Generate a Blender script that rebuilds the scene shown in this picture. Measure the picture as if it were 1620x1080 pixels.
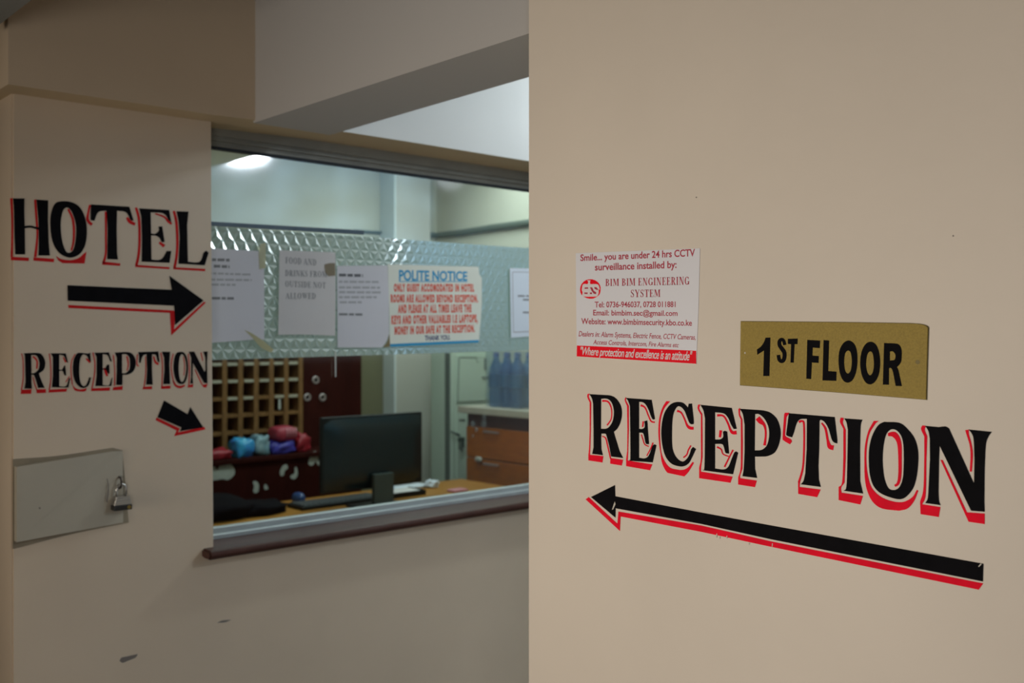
import bpy, bmesh, math, random
from mathutils import Vector, Matrix, noise
from mathutils.geometry import tessellate_polygon

random.seed(7)
S = bpy.context.scene
for o in list(bpy.data.objects):
    bpy.data.objects.remove(o, do_unlink=True)
COL = S.collection

# ---------------------------------------------------------------- camera
EYE = 1.55                       # eye height
FPX, CX, HY = 1577.0, 810.0, 532.0
YAW = math.radians(42.6)         # heading measured from the wall at the left
SA, CA = math.sin(YAW), math.cos(YAW)
cam_d = bpy.data.cameras.new('camera')
cam = bpy.data.objects.new('camera', cam_d)
COL.objects.link(cam)
cam.location = (0, 0, EYE)
cam.rotation_euler = (math.pi / 2, 0, -YAW)
cam_d.sensor_width = 36
cam_d.lens = FPX / 1620 * 36
cam_d.shift_y = -8 / 1620
cam_d.clip_start = 0.05
cam_d.dof.use_dof = True
cam_d.dof.focus_distance = 1.42
cam_d.dof.aperture_fstop = 5.6
S.camera = cam

# ---------------------------------------------------------------- world, lights, exposure
w = bpy.data.worlds.new('world')
S.world = w
w.use_nodes = True
w.node_tree.nodes['Background'].inputs[0].default_value = (0.5, 0.55, 0.6, 1)
w.node_tree.nodes['Background'].inputs[1].default_value = 0.0
S.view_settings.view_transform = 'Standard'
S.view_settings.look = 'None'
S.view_settings.exposure = 0.0
S.view_settings.gamma = 1.0
S.view_settings.use_curve_mapping = False


def area(name, loc, target, sx, sy, watt, color, spread=180):
    d = bpy.data.lights.new(name, 'AREA')
    d.shape = 'RECTANGLE'
    d.size, d.size_y, d.energy, d.color = sx, sy, watt, color
    d.spread = math.radians(spread)
    o = bpy.data.objects.new(name, d)
    COL.objects.link(o)
    o.location = loc
    o.rotation_euler = (Vector(target) - Vector(loc)).to_track_quat('-Z', 'Y').to_euler()
    return o


# unseen soft lights added for the corridor walls; then the office tubes and lobby bulb
area('corridor_fill_warm', (-1.62, 1.75, 1.18), (1.2, 0.99, 1.42), 0.9, 0.9, 8.9, (1.0, 0.905, 0.775), 82)
area('corridor_fill_cool', (-1.62, -1.9, 0.9), (1.2, -0.1, 0.9), 0.9, 1.0, 11.5, (0.90, 0.94, 1.0), 112)
area('office_tube_light', (2.5, 3.45, 2.68), (2.5, 3.45, 0), 1.25, 0.25, 19, (0.90, 1.0, 0.97))
area('office_tube_light', (3.5, 4.35, 2.68), (3.5, 4.35, 0), 0.9, 0.25, 11, (0.90, 1.0, 0.97))
bulb = bpy.data.lights.new('lobby_bulb', 'POINT')
bulb.energy, bulb.color, bulb.shadow_soft_size = 28, (0.86, 0.96, 1.0), 0.07
bulb_o = bpy.data.objects.new('lobby_bulb', bulb)
COL.objects.link(bulb_o)
bulb_o.location = (2.9, 1.9, 2.45)

# ---------------------------------------------------------------- pixel geometry


def ray(px, py):
    u, v = (px - CX) / FPX, (HY - py) / FPX
    return Vector((CA * u + SA, CA - SA * u, v))


def on_y(px, py, Y):
    d = ray(px, py)
    t = Y / d.y
    return d.x * t, EYE + d.z * t


def on_x(px, py, X):
    d = ray(px, py)
    t = X / d.x
    return -d.y * t, EYE + d.z * t


class Plane:
    """A wall face: maps photo pixels to its own two axes and back into the room."""

    def __init__(self, kind, at):
        self.kind, self.at = kind, at

    def loc(self, px, py):
        return on_y(px, py, self.at) if self.kind == 'Y' else on_x(px, py, self.at)

    def xyz(self, a, b, off):
        return (a, self.at - off, b) if self.kind == 'Y' else (self.at - off, -a, b)


Y_WALL, Y_BULK, Y_GLASS = 2.40, 2.315, 2.515
X_NEAR = 1.20
LEFT = Plane('Y', Y_WALL)
NEAR = Plane('X', X_NEAR)
PANE = Plane('Y', Y_GLASS - 0.012)

# ---------------------------------------------------------------- materials


def mat(name, rgb, rough=0.5, metal=0.0, spec=0.5, var=0.0, scale=8.0, bump=0.0, bscale=60.0, emis=None, estr=0,
        coat=0.0, alt=None, stretch=None):
    m = bpy.data.materials.new(name)
    m.use_nodes = True
    nt = m.node_tree
    b = nt.nodes['Principled BSDF']
    b.inputs['Base Color'].default_value = (*rgb, 1)
    b.inputs['Roughness'].default_value = rough
    b.inputs['Metallic'].default_value = metal
    b.inputs['Specular IOR Level'].default_value = spec
    b.inputs['Coat Weight'].default_value = coat
    if emis:
        b.inputs['Emission Color'].default_value = (*emis, 1)
        b.inputs['Emission Strength'].default_value = estr
    if var or bump:
        tc = nt.nodes.new('ShaderNodeTexCoord')
        src = tc.outputs['Object']
        if stretch:
            mp = nt.nodes.new('ShaderNodeMapping')
            mp.inputs['Scale'].default_value = stretch
            nt.links.new(src, mp.inputs['Vector'])
            src = mp.outputs['Vector']
    if var:
        n = nt.nodes.new('ShaderNodeTexNoise')
        n.inputs['Scale'].default_value = scale
        n.inputs['Detail'].default_value = 5
        nt.links.new(src, n.inputs['Vector'])
        r = nt.nodes.new('ShaderNodeValToRGB')
        a2 = alt or tuple(c * (1 - var) for c in rgb)
        r.color_ramp.elements[0].position, r.color_ramp.elements[1].position = 0.3, 0.7
        r.color_ramp.elements[0].color = (*a2, 1)
        r.color_ramp.elements[1].color = (*[min(1, c * (1 + var * 0.5)) for c in rgb], 1)
        nt.links.new(n.outputs['Fac'], r.inputs['Fac'])
        nt.links.new(r.outputs['Color'], b.inputs['Base Color'])
    if bump:
        n2 = nt.nodes.new('ShaderNodeTexNoise')
        n2.inputs['Scale'].default_value = bscale
        n2.inputs['Detail'].default_value = 4
        nt.links.new(src, n2.inputs['Vector'])
        bp = nt.nodes.new('ShaderNodeBump')
        bp.inputs['Strength'].default_value = bump
        bp.inputs['Distance'].default_value = 0.01
        nt.links.new(n2.outputs['Fac'], bp.inputs['Height'])
        nt.links.new(bp.outputs['Normal'], b.inputs['Normal'])
    return m


def glass_mat(name, tint=(1, 1, 1), refl=1.0, rough=0.0, ior=1.5, body=None, bodyfac=0.0):
    m = bpy.data.materials.new(name)
    m.use_nodes = True
    nt = m.node_tree
    nt.nodes.clear()
    out = nt.nodes.new('ShaderNodeOutputMaterial')
    tr = nt.nodes.new('ShaderNodeBsdfTransparent')
    tr.inputs[0].default_value = (*tint, 1)
    gl = nt.nodes.new('ShaderNodeBsdfGlossy')
    gl.inputs['Roughness'].default_value = rough
    gl.inputs['Color'].default_value = (refl, refl, refl, 1)
    fr = nt.nodes.new('ShaderNodeFresnel')
    fr.inputs[0].default_value = ior
    mx = nt.nodes.new('ShaderNodeMixShader')
    ge = nt.nodes.new('ShaderNodeNewGeometry')      # only the outer faces reflect
    inv = nt.nodes.new('ShaderNodeMath')
    inv.operation = 'SUBTRACT'
    inv.inputs[0].default_value = 1.0
    nt.links.new(ge.outputs['Backfacing'], inv.inputs[1])
    mu = nt.nodes.new('ShaderNodeMath')
    mu.operation = 'MULTIPLY'
    nt.links.new(fr.outputs[0], mu.inputs[0])
    nt.links.new(inv.outputs[0], mu.inputs[1])
    nt.links.new(mu.outputs[0], mx.inputs[0])
    last = tr
    if body:
        df = nt.nodes.new('ShaderNodeBsdfDiffuse')
        df.inputs[0].default_value = (*body, 1)
        m2 = nt.nodes.new('ShaderNodeMixShader')
        m2.inputs[0].default_value = bodyfac
        nt.links.new(tr.outputs[0], m2.inputs[1])
        nt.links.new(df.outputs[0], m2.inputs[2])
        last = m2
    nt.links.new(last.outputs[0], mx.inputs[1])
    nt.links.new(gl.outputs[0], mx.inputs[2])
    nt.links.new(mx.outputs[0], out.inputs[0])
    return m


def film_mat():
    m = bpy.data.materials.new('embossed_foil')
    m.use_nodes = True
    nt = m.node_tree
    nt.nodes.clear()
    out = nt.nodes.new('ShaderNodeOutputMaterial')
    tl = nt.nodes.new('ShaderNodeBsdfTranslucent')
    tl.inputs[0].default_value = (0.47, 0.60, 0.55, 1)
    df = nt.nodes.new('ShaderNodeBsdfDiffuse')
    df.inputs[0].default_value = (0.32, 0.42, 0.40, 1)
    gl = nt.nodes.new('ShaderNodeBsdfGlossy')
    gl.inputs['Roughness'].default_value = 0.24
    gl.inputs['Color'].default_value = (0.9, 0.95, 0.95, 1)
    a = nt.nodes.new('ShaderNodeMixShader')
    a.inputs[0].default_value = 0.45
    nt.links.new(tl.outputs[0], a.inputs[1])
    nt.links.new(df.outputs[0], a.inputs[2])
    b = nt.nodes.new('ShaderNodeMixShader')
    b.inputs[0].default_value = 0.34
    nt.links.new(a.outputs[0], b.inputs[1])
    nt.links.new(gl.outputs[0], b.inputs[2])
    nt.links.new(b.outputs[0], out.inputs[0])
    return m


M = {}
M['wall'] = mat('cream_wall_paint', (0.74, 0.65, 0.545), 0.55, var=0.07, scale=1.7, bump=0.05, bscale=35)
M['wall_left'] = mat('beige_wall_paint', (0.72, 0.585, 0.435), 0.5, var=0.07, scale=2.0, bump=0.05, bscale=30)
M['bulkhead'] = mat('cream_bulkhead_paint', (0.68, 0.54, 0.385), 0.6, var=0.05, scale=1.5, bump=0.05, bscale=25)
M['office_wall'] = mat('office_wall_paint', (0.62, 0.61, 0.51), 0.6, var=0.06, scale=1.5)
M['white_wall'] = mat('white_wall_paint', (0.72, 0.72, 0.70), 0.6, var=0.04, scale=2)
M['ceiling'] = mat('white_ceiling_paint', (0.74, 0.73, 0.70), 0.7, var=0.03, scale=3)
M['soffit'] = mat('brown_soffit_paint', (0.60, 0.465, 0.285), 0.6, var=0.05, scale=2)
M['ceiling_dim'] = mat('dark_beige_ceiling', (0.34, 0.27, 0.19), 0.7, var=0.05, scale=3)
M['floor'] = mat('brown_terrazzo', (0.16, 0.12, 0.09), 0.5, var=0.35, scale=60)
M['black'] = mat('black_sign_paint', (0.005, 0.0045, 0.006), 0.7, spec=0.06, var=0.3, scale=40)
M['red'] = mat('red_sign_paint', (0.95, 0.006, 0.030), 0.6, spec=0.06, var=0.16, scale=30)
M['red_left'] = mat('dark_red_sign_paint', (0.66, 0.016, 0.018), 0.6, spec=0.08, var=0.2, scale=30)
M['scratch'] = mat('pale_scratch', (0.6, 0.55, 0.46), 0.6)
M['brass'] = mat('brass_plate', (0.315, 0.222, 0.040), 0.55, metal=0.1, spec=0.3, var=0.16, scale=420, bump=0.12, bscale=600)
M['brass_edge'] = mat('brass_edge', (0.10, 0.075, 0.02), 0.5, metal=0.5)
M['sticker'] = mat('white_vinyl', (0.75, 0.745, 0.785), 0.5, var=0.03, scale=5)
M['crimson'] = mat('crimson_ink', (0.43, 0.012, 0.045), 0.5)
M['band_red'] = mat('red_band_ink', (0.92, 0.004, 0.018), 0.5, spec=0.1, var=0.1, scale=12)
M['white_ink'] = mat('white_ink', (0.75, 0.70, 0.70), 0.5)
M['steel_box'] = mat('painted_steel_lid', (0.50, 0.445, 0.345), 0.5, var=0.06, scale=8, bump=0.03, bscale=20)
M['box_edge'] = mat('dark_flange_paint', (0.30, 0.245, 0.165), 0.6, var=0.2, scale=14)
M['chrome'] = mat('worn_chrome', (0.55, 0.53, 0.50), 0.3, metal=0.9)
M['lock_black'] = mat('lock_black', (0.015, 0.014, 0.013), 0.4)
M['lock_brass'] = mat('lock_brass', (0.35, 0.24, 0.06), 0.4, metal=0.7)
M['rust'] = mat('dark_rusty_iron', (0.05, 0.035, 0.03), 0.7)
M['alu'] = mat('aluminium_frame', (0.30, 0.285, 0.24), 0.5, metal=0.1, var=0.12, scale=14)
M['alu_light'] = mat('aluminium_bottom_rail', (0.42, 0.46, 0.46), 0.45, metal=0.2, var=0.08, scale=14)
M['gasket'] = mat('dark_gasket', (0.025, 0.03, 0.04), 0.6)
M['glass'] = glass_mat('window_glass', (0.90, 0.96, 0.955), 1.0, 0.065, 1.9)
M['film'] = film_mat()
M['tape_dark'] = mat('dark_blue_tape', (0.045, 0.075, 0.105), 0.4)
M['paper'] = mat('white_paper', (0.66, 0.65, 0.69), 0.7, var=0.04, scale=7)
M['paper_warm'] = mat('aged_paper', (0.66, 0.63, 0.62), 0.7, var=0.05, scale=6)
M['paper_cream'] = mat('cream_notice_paper', (0.78, 0.80, 0.70), 0.6, var=0.03, scale=7)
M['paper_blue'] = mat('bluish_paper', (0.70, 0.76, 0.84), 0.6, var=0.02, scale=7)
M['tape_yellow'] = glass_mat('yellowed_tape', (0.9, 0.88, 0.7), 1.0, 0.2, 1.4, body=(0.62, 0.58, 0.36), bodyfac=0.65)
M['tape_brown'] = glass_mat('brown_tape', (0.8, 0.7, 0.5), 1.0, 0.2, 1.4, body=(0.35, 0.27, 0.15), bodyfac=0.6)
M['grey_ink'] = mat('faded_grey_ink', (0.20, 0.20, 0.21), 0.7)
M['pale_ink'] = mat('pale_grey_ink', (0.40, 0.40, 0.42), 0.7)
M['dark_ink'] = mat('dark_grey_ink', (0.12, 0.12, 0.135), 0.7)
M['blue_ink'] = mat('bright_blue_ink', (0.015, 0.30, 0.56), 0.5)
M['orange_ink'] = mat('orange_red_ink', (0.74, 0.06, 0.015), 0.5)
M['navy_ink'] = mat('navy_ink', (0.03, 0.04, 0.16), 0.5)
M['sill'] = mat('varnished_brown_wood', (0.075, 0.031, 0.023), 0.4, var=0.35, scale=6, stretch=(1.5, 18, 18), spec=0.15)
M['rack_wood'] = mat('rack_wood', (0.215, 0.11, 0.04), 0.6, spec=0.2, var=0.3, scale=9, stretch=(6, 6, 2))
M['dark_wood'] = mat('dark_red_brown_wood', (0.036, 0.007, 0.005), 0.55, spec=0.08, var=0.3, scale=6, stretch=(3, 3, 1))
M['desk_wood'] = mat('honey_desk_wood', (0.38, 0.17, 0.03), 0.5, spec=0.2, var=0.2, scale=5, stretch=(2, 10, 2))
M['drawer_wood'] = mat('orange_brown_veneer', (0.37, 0.105, 0.005), 0.6, spec=0.05, var=0.2, scale=5, stretch=(2, 2, 9))
M['drawer_dark'] = mat('dark_drawer_rail', (0.075, 0.026, 0.015), 0.5)
M['counter'] = mat('pale_counter_top', (0.46, 0.43, 0.35), 0.4, var=0.08, scale=20)
M['steel_white'] = mat('white_painted_steel', (0.56, 0.66, 0.56), 0.4, var=0.04, scale=4)
M['groove'] = mat('shadow_groove', (0.12, 0.15, 0.13), 0.7)
M['mon'] = mat('black_plastic', (0.007, 0.010, 0.011), 0.4, spec=0.3)
M['mon_back'] = mat('glossy_black_plastic', (0.006, 0.017, 0.022), 0.3, spec=0.5)
M['neck'] = mat('charcoal_plastic', (0.04, 0.055, 0.05), 0.45)
M['keys'] = mat('grey_black_keys', (0.06, 0.07, 0.075), 0.35)
M['blue_dark'] = mat('dark_blue_gloss', (0.03, 0.07, 0.20), 0.25)
M['black_cloth'] = mat('black_cloth', (0.004, 0.0035, 0.005), 0.9, spec=0.1, bump=0.3, bscale=30)
M['p_red'] = mat('crimson_packet', (0.34, 0.016, 0.03), 0.45, var=0.4, scale=22)
M['p_blue'] = mat('blue_packet', (0.03, 0.16, 0.55), 0.3, var=0.6, scale=16, alt=(0.05, 0.40, 0.60))
M['p_purple'] = mat('indigo_packet', (0.055, 0.05, 0.36), 0.35, var=0.4, scale=22)
M['p_teal'] = mat('teal_packet', (0.09, 0.19, 0.24), 0.35, var=0.7, scale=22, alt=(0.30, 0.42, 0.45))
M['p_pink'] = mat('pink_striped_cloth', (0.36, 0.035, 0.06), 0.5)
M['p_stripe'] = mat('pale_pink_stripe', (0.60, 0.24, 0.28), 0.5)
M['scrap'] = mat('pale_off_white', (0.50, 0.52, 0.47), 0.8, var=0.2, scale=18)
M['label'] = mat('pale_label_strip', (0.42, 0.40, 0.31), 0.6)
M['ring'] = mat('dull_metal_ring', (0.42, 0.36, 0.35), 0.35, metal=0.6)
M['hole'] = mat('dark_hole', (0.004, 0.003, 0.003), 0.9)
M['bottle'] = glass_mat('clear_blue_plastic', (0.55, 0.72, 0.92), 1.0, 0.05, 1.45, body=(0.05, 0.20, 0.42), bodyfac=0.40)
M['cap'] = mat('blue_cap', (0.10, 0.18, 0.42), 0.4)
M['blabel'] = mat('blue_teal_label', (0.02, 0.12, 0.27), 0.4)
M['wrap'] = glass_mat('shrink_wrap', (0.86, 0.91, 0.94), 1.0, 0.10, 1.75, body=(0.52, 0.60, 0.66), bodyfac=0.12)
M['keyring'] = mat('dark_green_keys', (0.05, 0.085, 0.065), 0.4, metal=0.4)
M['cable'] = mat('grey_cable_trunking', (0.10, 0.125, 0.10), 0.6)
M['lamp_glow'] = mat('lamp_diffuser', (0.9, 0.95, 1), 0.4, emis=(0.80, 0.91, 1.0), estr=86)
M['haze_glow'] = mat('cloudy_blue_glow', (0.5, 0.6, 0.7), 0.3, emis=(0.62, 0.80, 1.0), estr=1.0)
_nt = M['haze_glow'].node_tree
_n = _nt.nodes.new('ShaderNodeTexNoise')
_n.inputs['Scale'].default_value = 2.2
_n.inputs['Detail'].default_value = 3
_r = _nt.nodes.new('ShaderNodeValToRGB')
_r.color_ramp.elements[0].position, _r.color_ramp.elements[1].position = 0.40, 0.66
_r.color_ramp.elements[0].color, _r.color_ramp.elements[1].color = (0.04, 0.24, 0.50, 1), (0.95, 1.7, 2.4, 1)
_t = _nt.nodes.new('ShaderNodeTexCoord')
_nt.links.new(_t.outputs['Object'], _n.inputs['Vector'])
_nt.links.new(_n.outputs['Fac'], _r.inputs['Fac'])
_nt.links.new(_r.outputs['Color'], _nt.nodes['Principled BSDF'].inputs['Emission Color'])
M['lamp_glow_dim'] = mat('weak_lamp_diffuser', (0.9, 0.95, 1), 0.4, emis=(0.80, 0.91, 1.0), estr=2.2)
M['lamp_base'] = mat('white_lamp_base', (0.7, 0.7, 0.7), 0.5)
M['scuff'] = mat('grey_scuff', (0.20, 0.17, 0.15), 0.8)
M['plaster_pale'] = mat('pale_plaster', (0.58, 0.56, 0.50), 0.6, var=0.05, scale=3)
M['lit_facing'] = mat('pale_blue_white_lit_side', (0.74, 0.80, 0.80), 0.4)
M['olive_shade'] = mat('olive_brown_shade', (0.20, 0.19, 0.11), 0.6, var=0.1, scale=3)
M['dim_grey'] = mat('dull_grey_paint', (0.22, 0.225, 0.21), 0.6)
M['beam_grey'] = mat('grey_beam_paint', (0.52, 0.50, 0.48), 0.6)

# ---------------------------------------------------------------- object helpers


def setp(o, label=None, cat=None, group=None, kind=None):
    if label:
        o['label'] = label
    if cat:
        o['category'] = cat
    if group:
        o['group'] = group
    if kind:
        o['kind'] = kind
    return o


def thing(name, label, cat, loc, group=None, kind=None):
    o = bpy.data.objects.new(name, None)
    o.empty_display_size = 0.05
    COL.objects.link(o)
    o.location = loc
    return setp(o, label, cat, group, kind)


def wmat(o):
    m = Matrix.Translation(o.location)
    return m if o.parent is None else wmat(o.parent) @ o.matrix_parent_inverse @ m


def put(name, bm, m, parent=None, smooth=False, label=None, cat=None, group=None, kind=None, recalc=True):
    """Link the shape (in room coordinates) as one mesh object with its origin at its base."""
    if recalc:
        bmesh.ops.recalc_face_normals(bm, faces=bm.faces)
    xs = [v.co for v in bm.verts]
    c = Vector(((min(v.x for v in xs) + max(v.x for v in xs)) / 2,
                (min(v.y for v in xs) + max(v.y for v in xs)) / 2, min(v.z for v in xs)))
    bmesh.ops.translate(bm, verts=bm.verts, vec=-c)
    me = bpy.data.meshes.new(name)
    bm.to_mesh(me)
    bm.free()
    for mm in (m if isinstance(m, (list, tuple)) else [m]):
        me.materials.append(M[mm] if isinstance(mm, str) else mm)
    if smooth:
        for p in me.polygons:
            p.use_smooth = True
    o = bpy.data.objects.new(name, me)
    COL.objects.link(o)
    o.location = c
    if parent is not None:
        o.parent = parent
        o.matrix_parent_inverse = wmat(parent).inverted()
    return setp(o, label, cat, group, kind)


def NB():
    return bmesh.new()


def box(bm, x0, x1, y0, y1, z0, z1, bev=0.0, seg=2):
    t = bmesh.new()
    v = [t.verts.new(p) for p in ((x0, y0, z0), (x1, y0, z0), (x1, y1, z0), (x0, y1, z0),
                                  (x0, y0, z1), (x1, y0, z1), (x1, y1, z1), (x0, y1, z1))]
    for f in ((0, 3, 2, 1), (4, 5, 6, 7), (0, 1, 5, 4), (1, 2, 6, 5), (2, 3, 7, 6), (3, 0, 4, 7)):
        t.faces.new([v[i] for i in f])
    if bev:
        bmesh.ops.bevel(t, geom=t.edges[:], offset=bev, segments=seg, affect='EDGES', profile=0.5)
    merge(bm, t)
    return bm


def merge(bm, t, mtx=None):
    if mtx is not None:
        bmesh.ops.transform(t, matrix=mtx, verts=t.verts)
    mp = {v: bm.verts.new(v.co) for v in t.verts}
    for f in t.faces:
        try:
            nf = bm.faces.new([mp[v] for v in f.verts])
            nf.material_index = f.material_index
            nf.smooth = f.smooth
        except ValueError:
            pass
    t.free()


def lathe(bm, prof, c, seg=24, axis='Z'):
    rings = []
    for r, h in prof:
        ring = []
        for i in range(seg):
            a = 2 * math.pi * i / seg
            if axis == 'Z':
                p = (c[0] + r * math.cos(a), c[1] + r * math.sin(a), c[2] + h)
            elif axis == 'Y':
                p = (c[0] + r * math.cos(a), c[1] + h, c[2] + r * math.sin(a))
            else:
                p = (c[0] + h, c[1] + r * math.cos(a), c[2] + r * math.sin(a))
            ring.append(bm.verts.new(p))
        rings.append(ring)
    for a, b in zip(rings, rings[1:]):
        for i in range(seg):
            bm.faces.new((a[i], a[(i + 1) % seg], b[(i + 1) % seg], b[i]))
    bm.faces.new(rings[0][::-1])
    bm.faces.new(rings[-1])
    return bm


def tube(bm, pts, r, seg=10):
    pts = [Vector(p) for p in pts]
    rings = []
    for i, p in enumerate(pts):
        d = (pts[min(i + 1, len(pts) - 1)] - pts[max(i - 1, 0)]).normalized()
        up = Vector((0, 0, 1)) if abs(d.z) < 0.9 else Vector((1, 0, 0))
        a = d.cross(up).normalized()
        b = d.cross(a).normalized()
        rr = r[i] if isinstance(r, (list, tuple)) else r
        rings.append([bm.verts.new(p + a * rr * math.cos(2 * math.pi * k / seg) + b * rr * math.sin(2 * math.pi * k / seg))
                      for k in range(seg)])
    for a, b in zip(rings, rings[1:]):
        for i in range(seg):
            bm.faces.new((a[i], a[(i + 1) % seg], b[(i + 1) % seg], b[i]))
    bm.faces.new(rings[0][::-1])
    bm.faces.new(rings[-1])
    return bm


def puff(bm, c, s, ex=0.6, ez=0.8, crumple=0.1, seed=0.0, nu=28, nv=14, rot=0.0, flat=0.0):
    """A soft, slightly crumpled pillow shape with its base at c."""
    def sp(v, e):
        return math.copysign(abs(v) ** e, v)
    rows = []
    for j in range(nv + 1):
        ph = -math.pi / 2 + math.pi * j / nv
        row = []
        for i in range(nu):
            th = 2 * math.pi * i / nu
            x = sp(math.cos(ph), ez) * sp(math.cos(th), ex)
            y = sp(math.cos(ph), ez) * sp(math.sin(th), ex)
            z = sp(math.sin(ph), ez)
            n = noise.noise(Vector((x * 1.9 + seed, y * 1.9, z * 1.9 + seed * 0.7)))
            k = 1 + crumple * n * 2
            x, y, z = x * k * s[0] / 2, y * k * s[1] / 2, z * k * s[2] / 2
            z = max(z, -s[2] / 2 * (1 - flat))
            xr, yr = x * math.cos(rot) - y * math.sin(rot), x * math.sin(rot) + y * math.cos(rot)
            row.append(bm.verts.new((c[0] + xr, c[1] + yr, c[2] + s[2] / 2 * (1 - flat) + z)))
        rows.append(row)
    for a, b in zip(rows, rows[1:]):
        for i in range(nu):
            try:
                bm.faces.new((a[i], a[(i + 1) % nu], b[(i + 1) % nu], b[i]))
            except ValueError:
                pass
    bmesh.ops.remove_doubles(bm, verts=bm.verts, dist=0.0004)
    return bm


# ---------------------------------------------------------------- flat lettering


def parse(s):
    out = []
    for tok in s.split():
        sm = tok.startswith('~')
        x, y = tok.lstrip('~').split(',')
        out.append((float(x), float(y), sm))
    return out


def smooth_path(pts, closed=True, n=6):
    N = len(pts)
    res = []
    rng = N if closed else N - 1
    for i in range(rng):
        p, q = pts[i], pts[(i + 1) % N]
        res.append((p[0], p[1]))
        if not (p[2] or q[2]):
            continue
        a = pts[(i - 1) % N] if (closed or i > 0) else p
        b = pts[(i + 2) % N] if (closed or i + 2 < N) else q
        tp = ((q[0] - a[0]) / 2, (q[1] - a[1]) / 2) if p[2] else (q[0] - p[0], q[1] - p[1])
        tq = ((b[0] - p[0]) / 2, (b[1] - p[1]) / 2) if q[2] else (q[0] - p[0], q[1] - p[1])
        for k in range(1, n):
            t = k / n
            h1, h2 = 2 * t ** 3 - 3 * t ** 2 + 1, t ** 3 - 2 * t ** 2 + t
            h3, h4 = -2 * t ** 3 + 3 * t ** 2, t ** 3 - t ** 2
            res.append((h1 * p[0] + h2 * tp[0] + h3 * q[0] + h4 * tq[0],
                        h1 * p[1] + h2 * tp[1] + h3 * q[1] + h4 * tq[1]))
    if not closed:
        res.append((pts[-1][0], pts[-1][1]))
    return res


def stroke_poly(spec):
    """'w0,w1,..: x,y x,y ..' -> outline of a brush stroke whose width runs through the listed widths"""
    ws, ps = spec.split(':')
    ws = [float(v) for v in ws.split(',')]
    pts = [(x, y, True) for x, y, _ in parse(ps)]
    path = smooth_path(pts, closed=False, n=5)
    n = len(path)
    L, R = [], []
    for i, (x, y) in enumerate(path):
        a, b = path[max(i - 1, 0)], path[min(i + 1, n - 1)]
        dx, dy = b[0] - a[0], b[1] - a[1]
        l = math.hypot(dx, dy) or 1
        t = i / (n - 1) * (len(ws) - 1)
        k = min(int(t), len(ws) - 2) if len(ws) > 1 else 0
        wd = ws[0] if len(ws) == 1 else ws[k] + (ws[k + 1] - ws[k]) * (t - k)
        nx, ny = -dy / l * wd / 2, dx / l * wd / 2
        L.append((x + nx, y + ny))
        R.append((x - nx, y - ny))
    return L + R[::-1]


def groups(specs):
    g = []
    for s in specs:
        if ':' in s:
            g.append([stroke_poly(s)])
        else:
            g.append([smooth_path(parse(q)) for q in s.split('|')])
    return g


def prism(bm, polys, plane, tf, off, thick):
    """A flat shape (outline and holes given in picture units, mapped by tf to photo pixels) lying on a wall face."""
    loops = [[plane.loc(*tf(x, y)) for x, y in poly] for poly in polys]
    tess = tessellate_polygon([[Vector((a, b, 0)) for a, b in lp] for lp in loops])
    flat = [p for lp in loops for p in lp]
    top = [bm.verts.new(plane.xyz(a, b, off + thick)) for a, b in flat]
    bot = [bm.verts.new(plane.xyz(a, b, off)) for a, b in flat]
    for t in tess:
        try:
            bm.faces.new([top[i] for i in t])
            bm.faces.new([bot[i] for i in reversed(t)])
        except ValueError:
            pass
    k = 0
    for lp in loops:
        n = len(lp)
        for i in range(n):
            a, b = k + i, k + (i + 1) % n
            try:
                bm.faces.new((top[a], top[b], bot[b], bot[a]))
            except ValueError:
                pass
        k += n


def zoomed(x0, y0, sc):
    return lambda x, y: (x0 + x / sc, y0 + y / sc)


def painted(specs, plane, tf, off=0.0003, thick=0.0005):
    bm = NB()
    for g in groups(specs):
        prism(bm, g, plane, tf, off, thick)
    return bm


# text set in the built-in sans face
def _font_mesh(txt, shear=0.0, offset=0.0, spacing=1.0):
    c = bpy.data.curves.new('txt', 'FONT')
    c.body = txt
    c.shear = shear
    c.offset = offset
    c.space_character = spacing
    c.resolution_u = 4
    o = bpy.data.objects.new('txt', c)
    COL.objects.link(o)
    bpy.context.view_layer.update()
    dg = bpy.context.evaluated_depsgraph_get()
    me = bpy.data.meshes.new_from_object(o.evaluated_get(dg))
    vs = [(v.co.x, v.co.y) for v in me.vertices]
    fs = [tuple(p.vertices) for p in me.polygons]
    bpy.data.objects.remove(o, do_unlink=True)
    bpy.data.meshes.remove(me)
    bpy.data.curves.remove(c)
    return vs, fs


_H = _font_mesh('H')[0]
CAP = max(y for _, y in _H) - min(y for _, y in _H)


# a small drawn roman (serif) capital face: every glyph is a list of outlines in a box one unit high
def _bx(x0, x1, y0, y1):
    return [(x0, y0), (x1, y0), (x1, y1), (x0, y1)]


def _arc(cx, cy, rx, ry, a0, a1, tx, ty, n=18):
    o = [(cx + rx * math.cos(math.radians(a0 + (a1 - a0) * i / n)), cy + ry * math.sin(math.radians(a0 + (a1 - a0) * i / n)))
         for i in range(n + 1)]
    q = [(cx + (rx - tx) * math.cos(math.radians(a0 + (a1 - a0) * i / n)),
          cy + (ry - ty) * math.sin(math.radians(a0 + (a1 - a0) * i / n))) for i in range(n + 1)]
    return o + q[::-1]


def _st(x, k=0.17, s=0.07, t=0.05):          # a stem with serifs
    return [_bx(x, x + k, 0, 1), _bx(x - s, x + k + s, 0, t), _bx(x - s, x + k + s, 1 - t, 1)]


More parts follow.
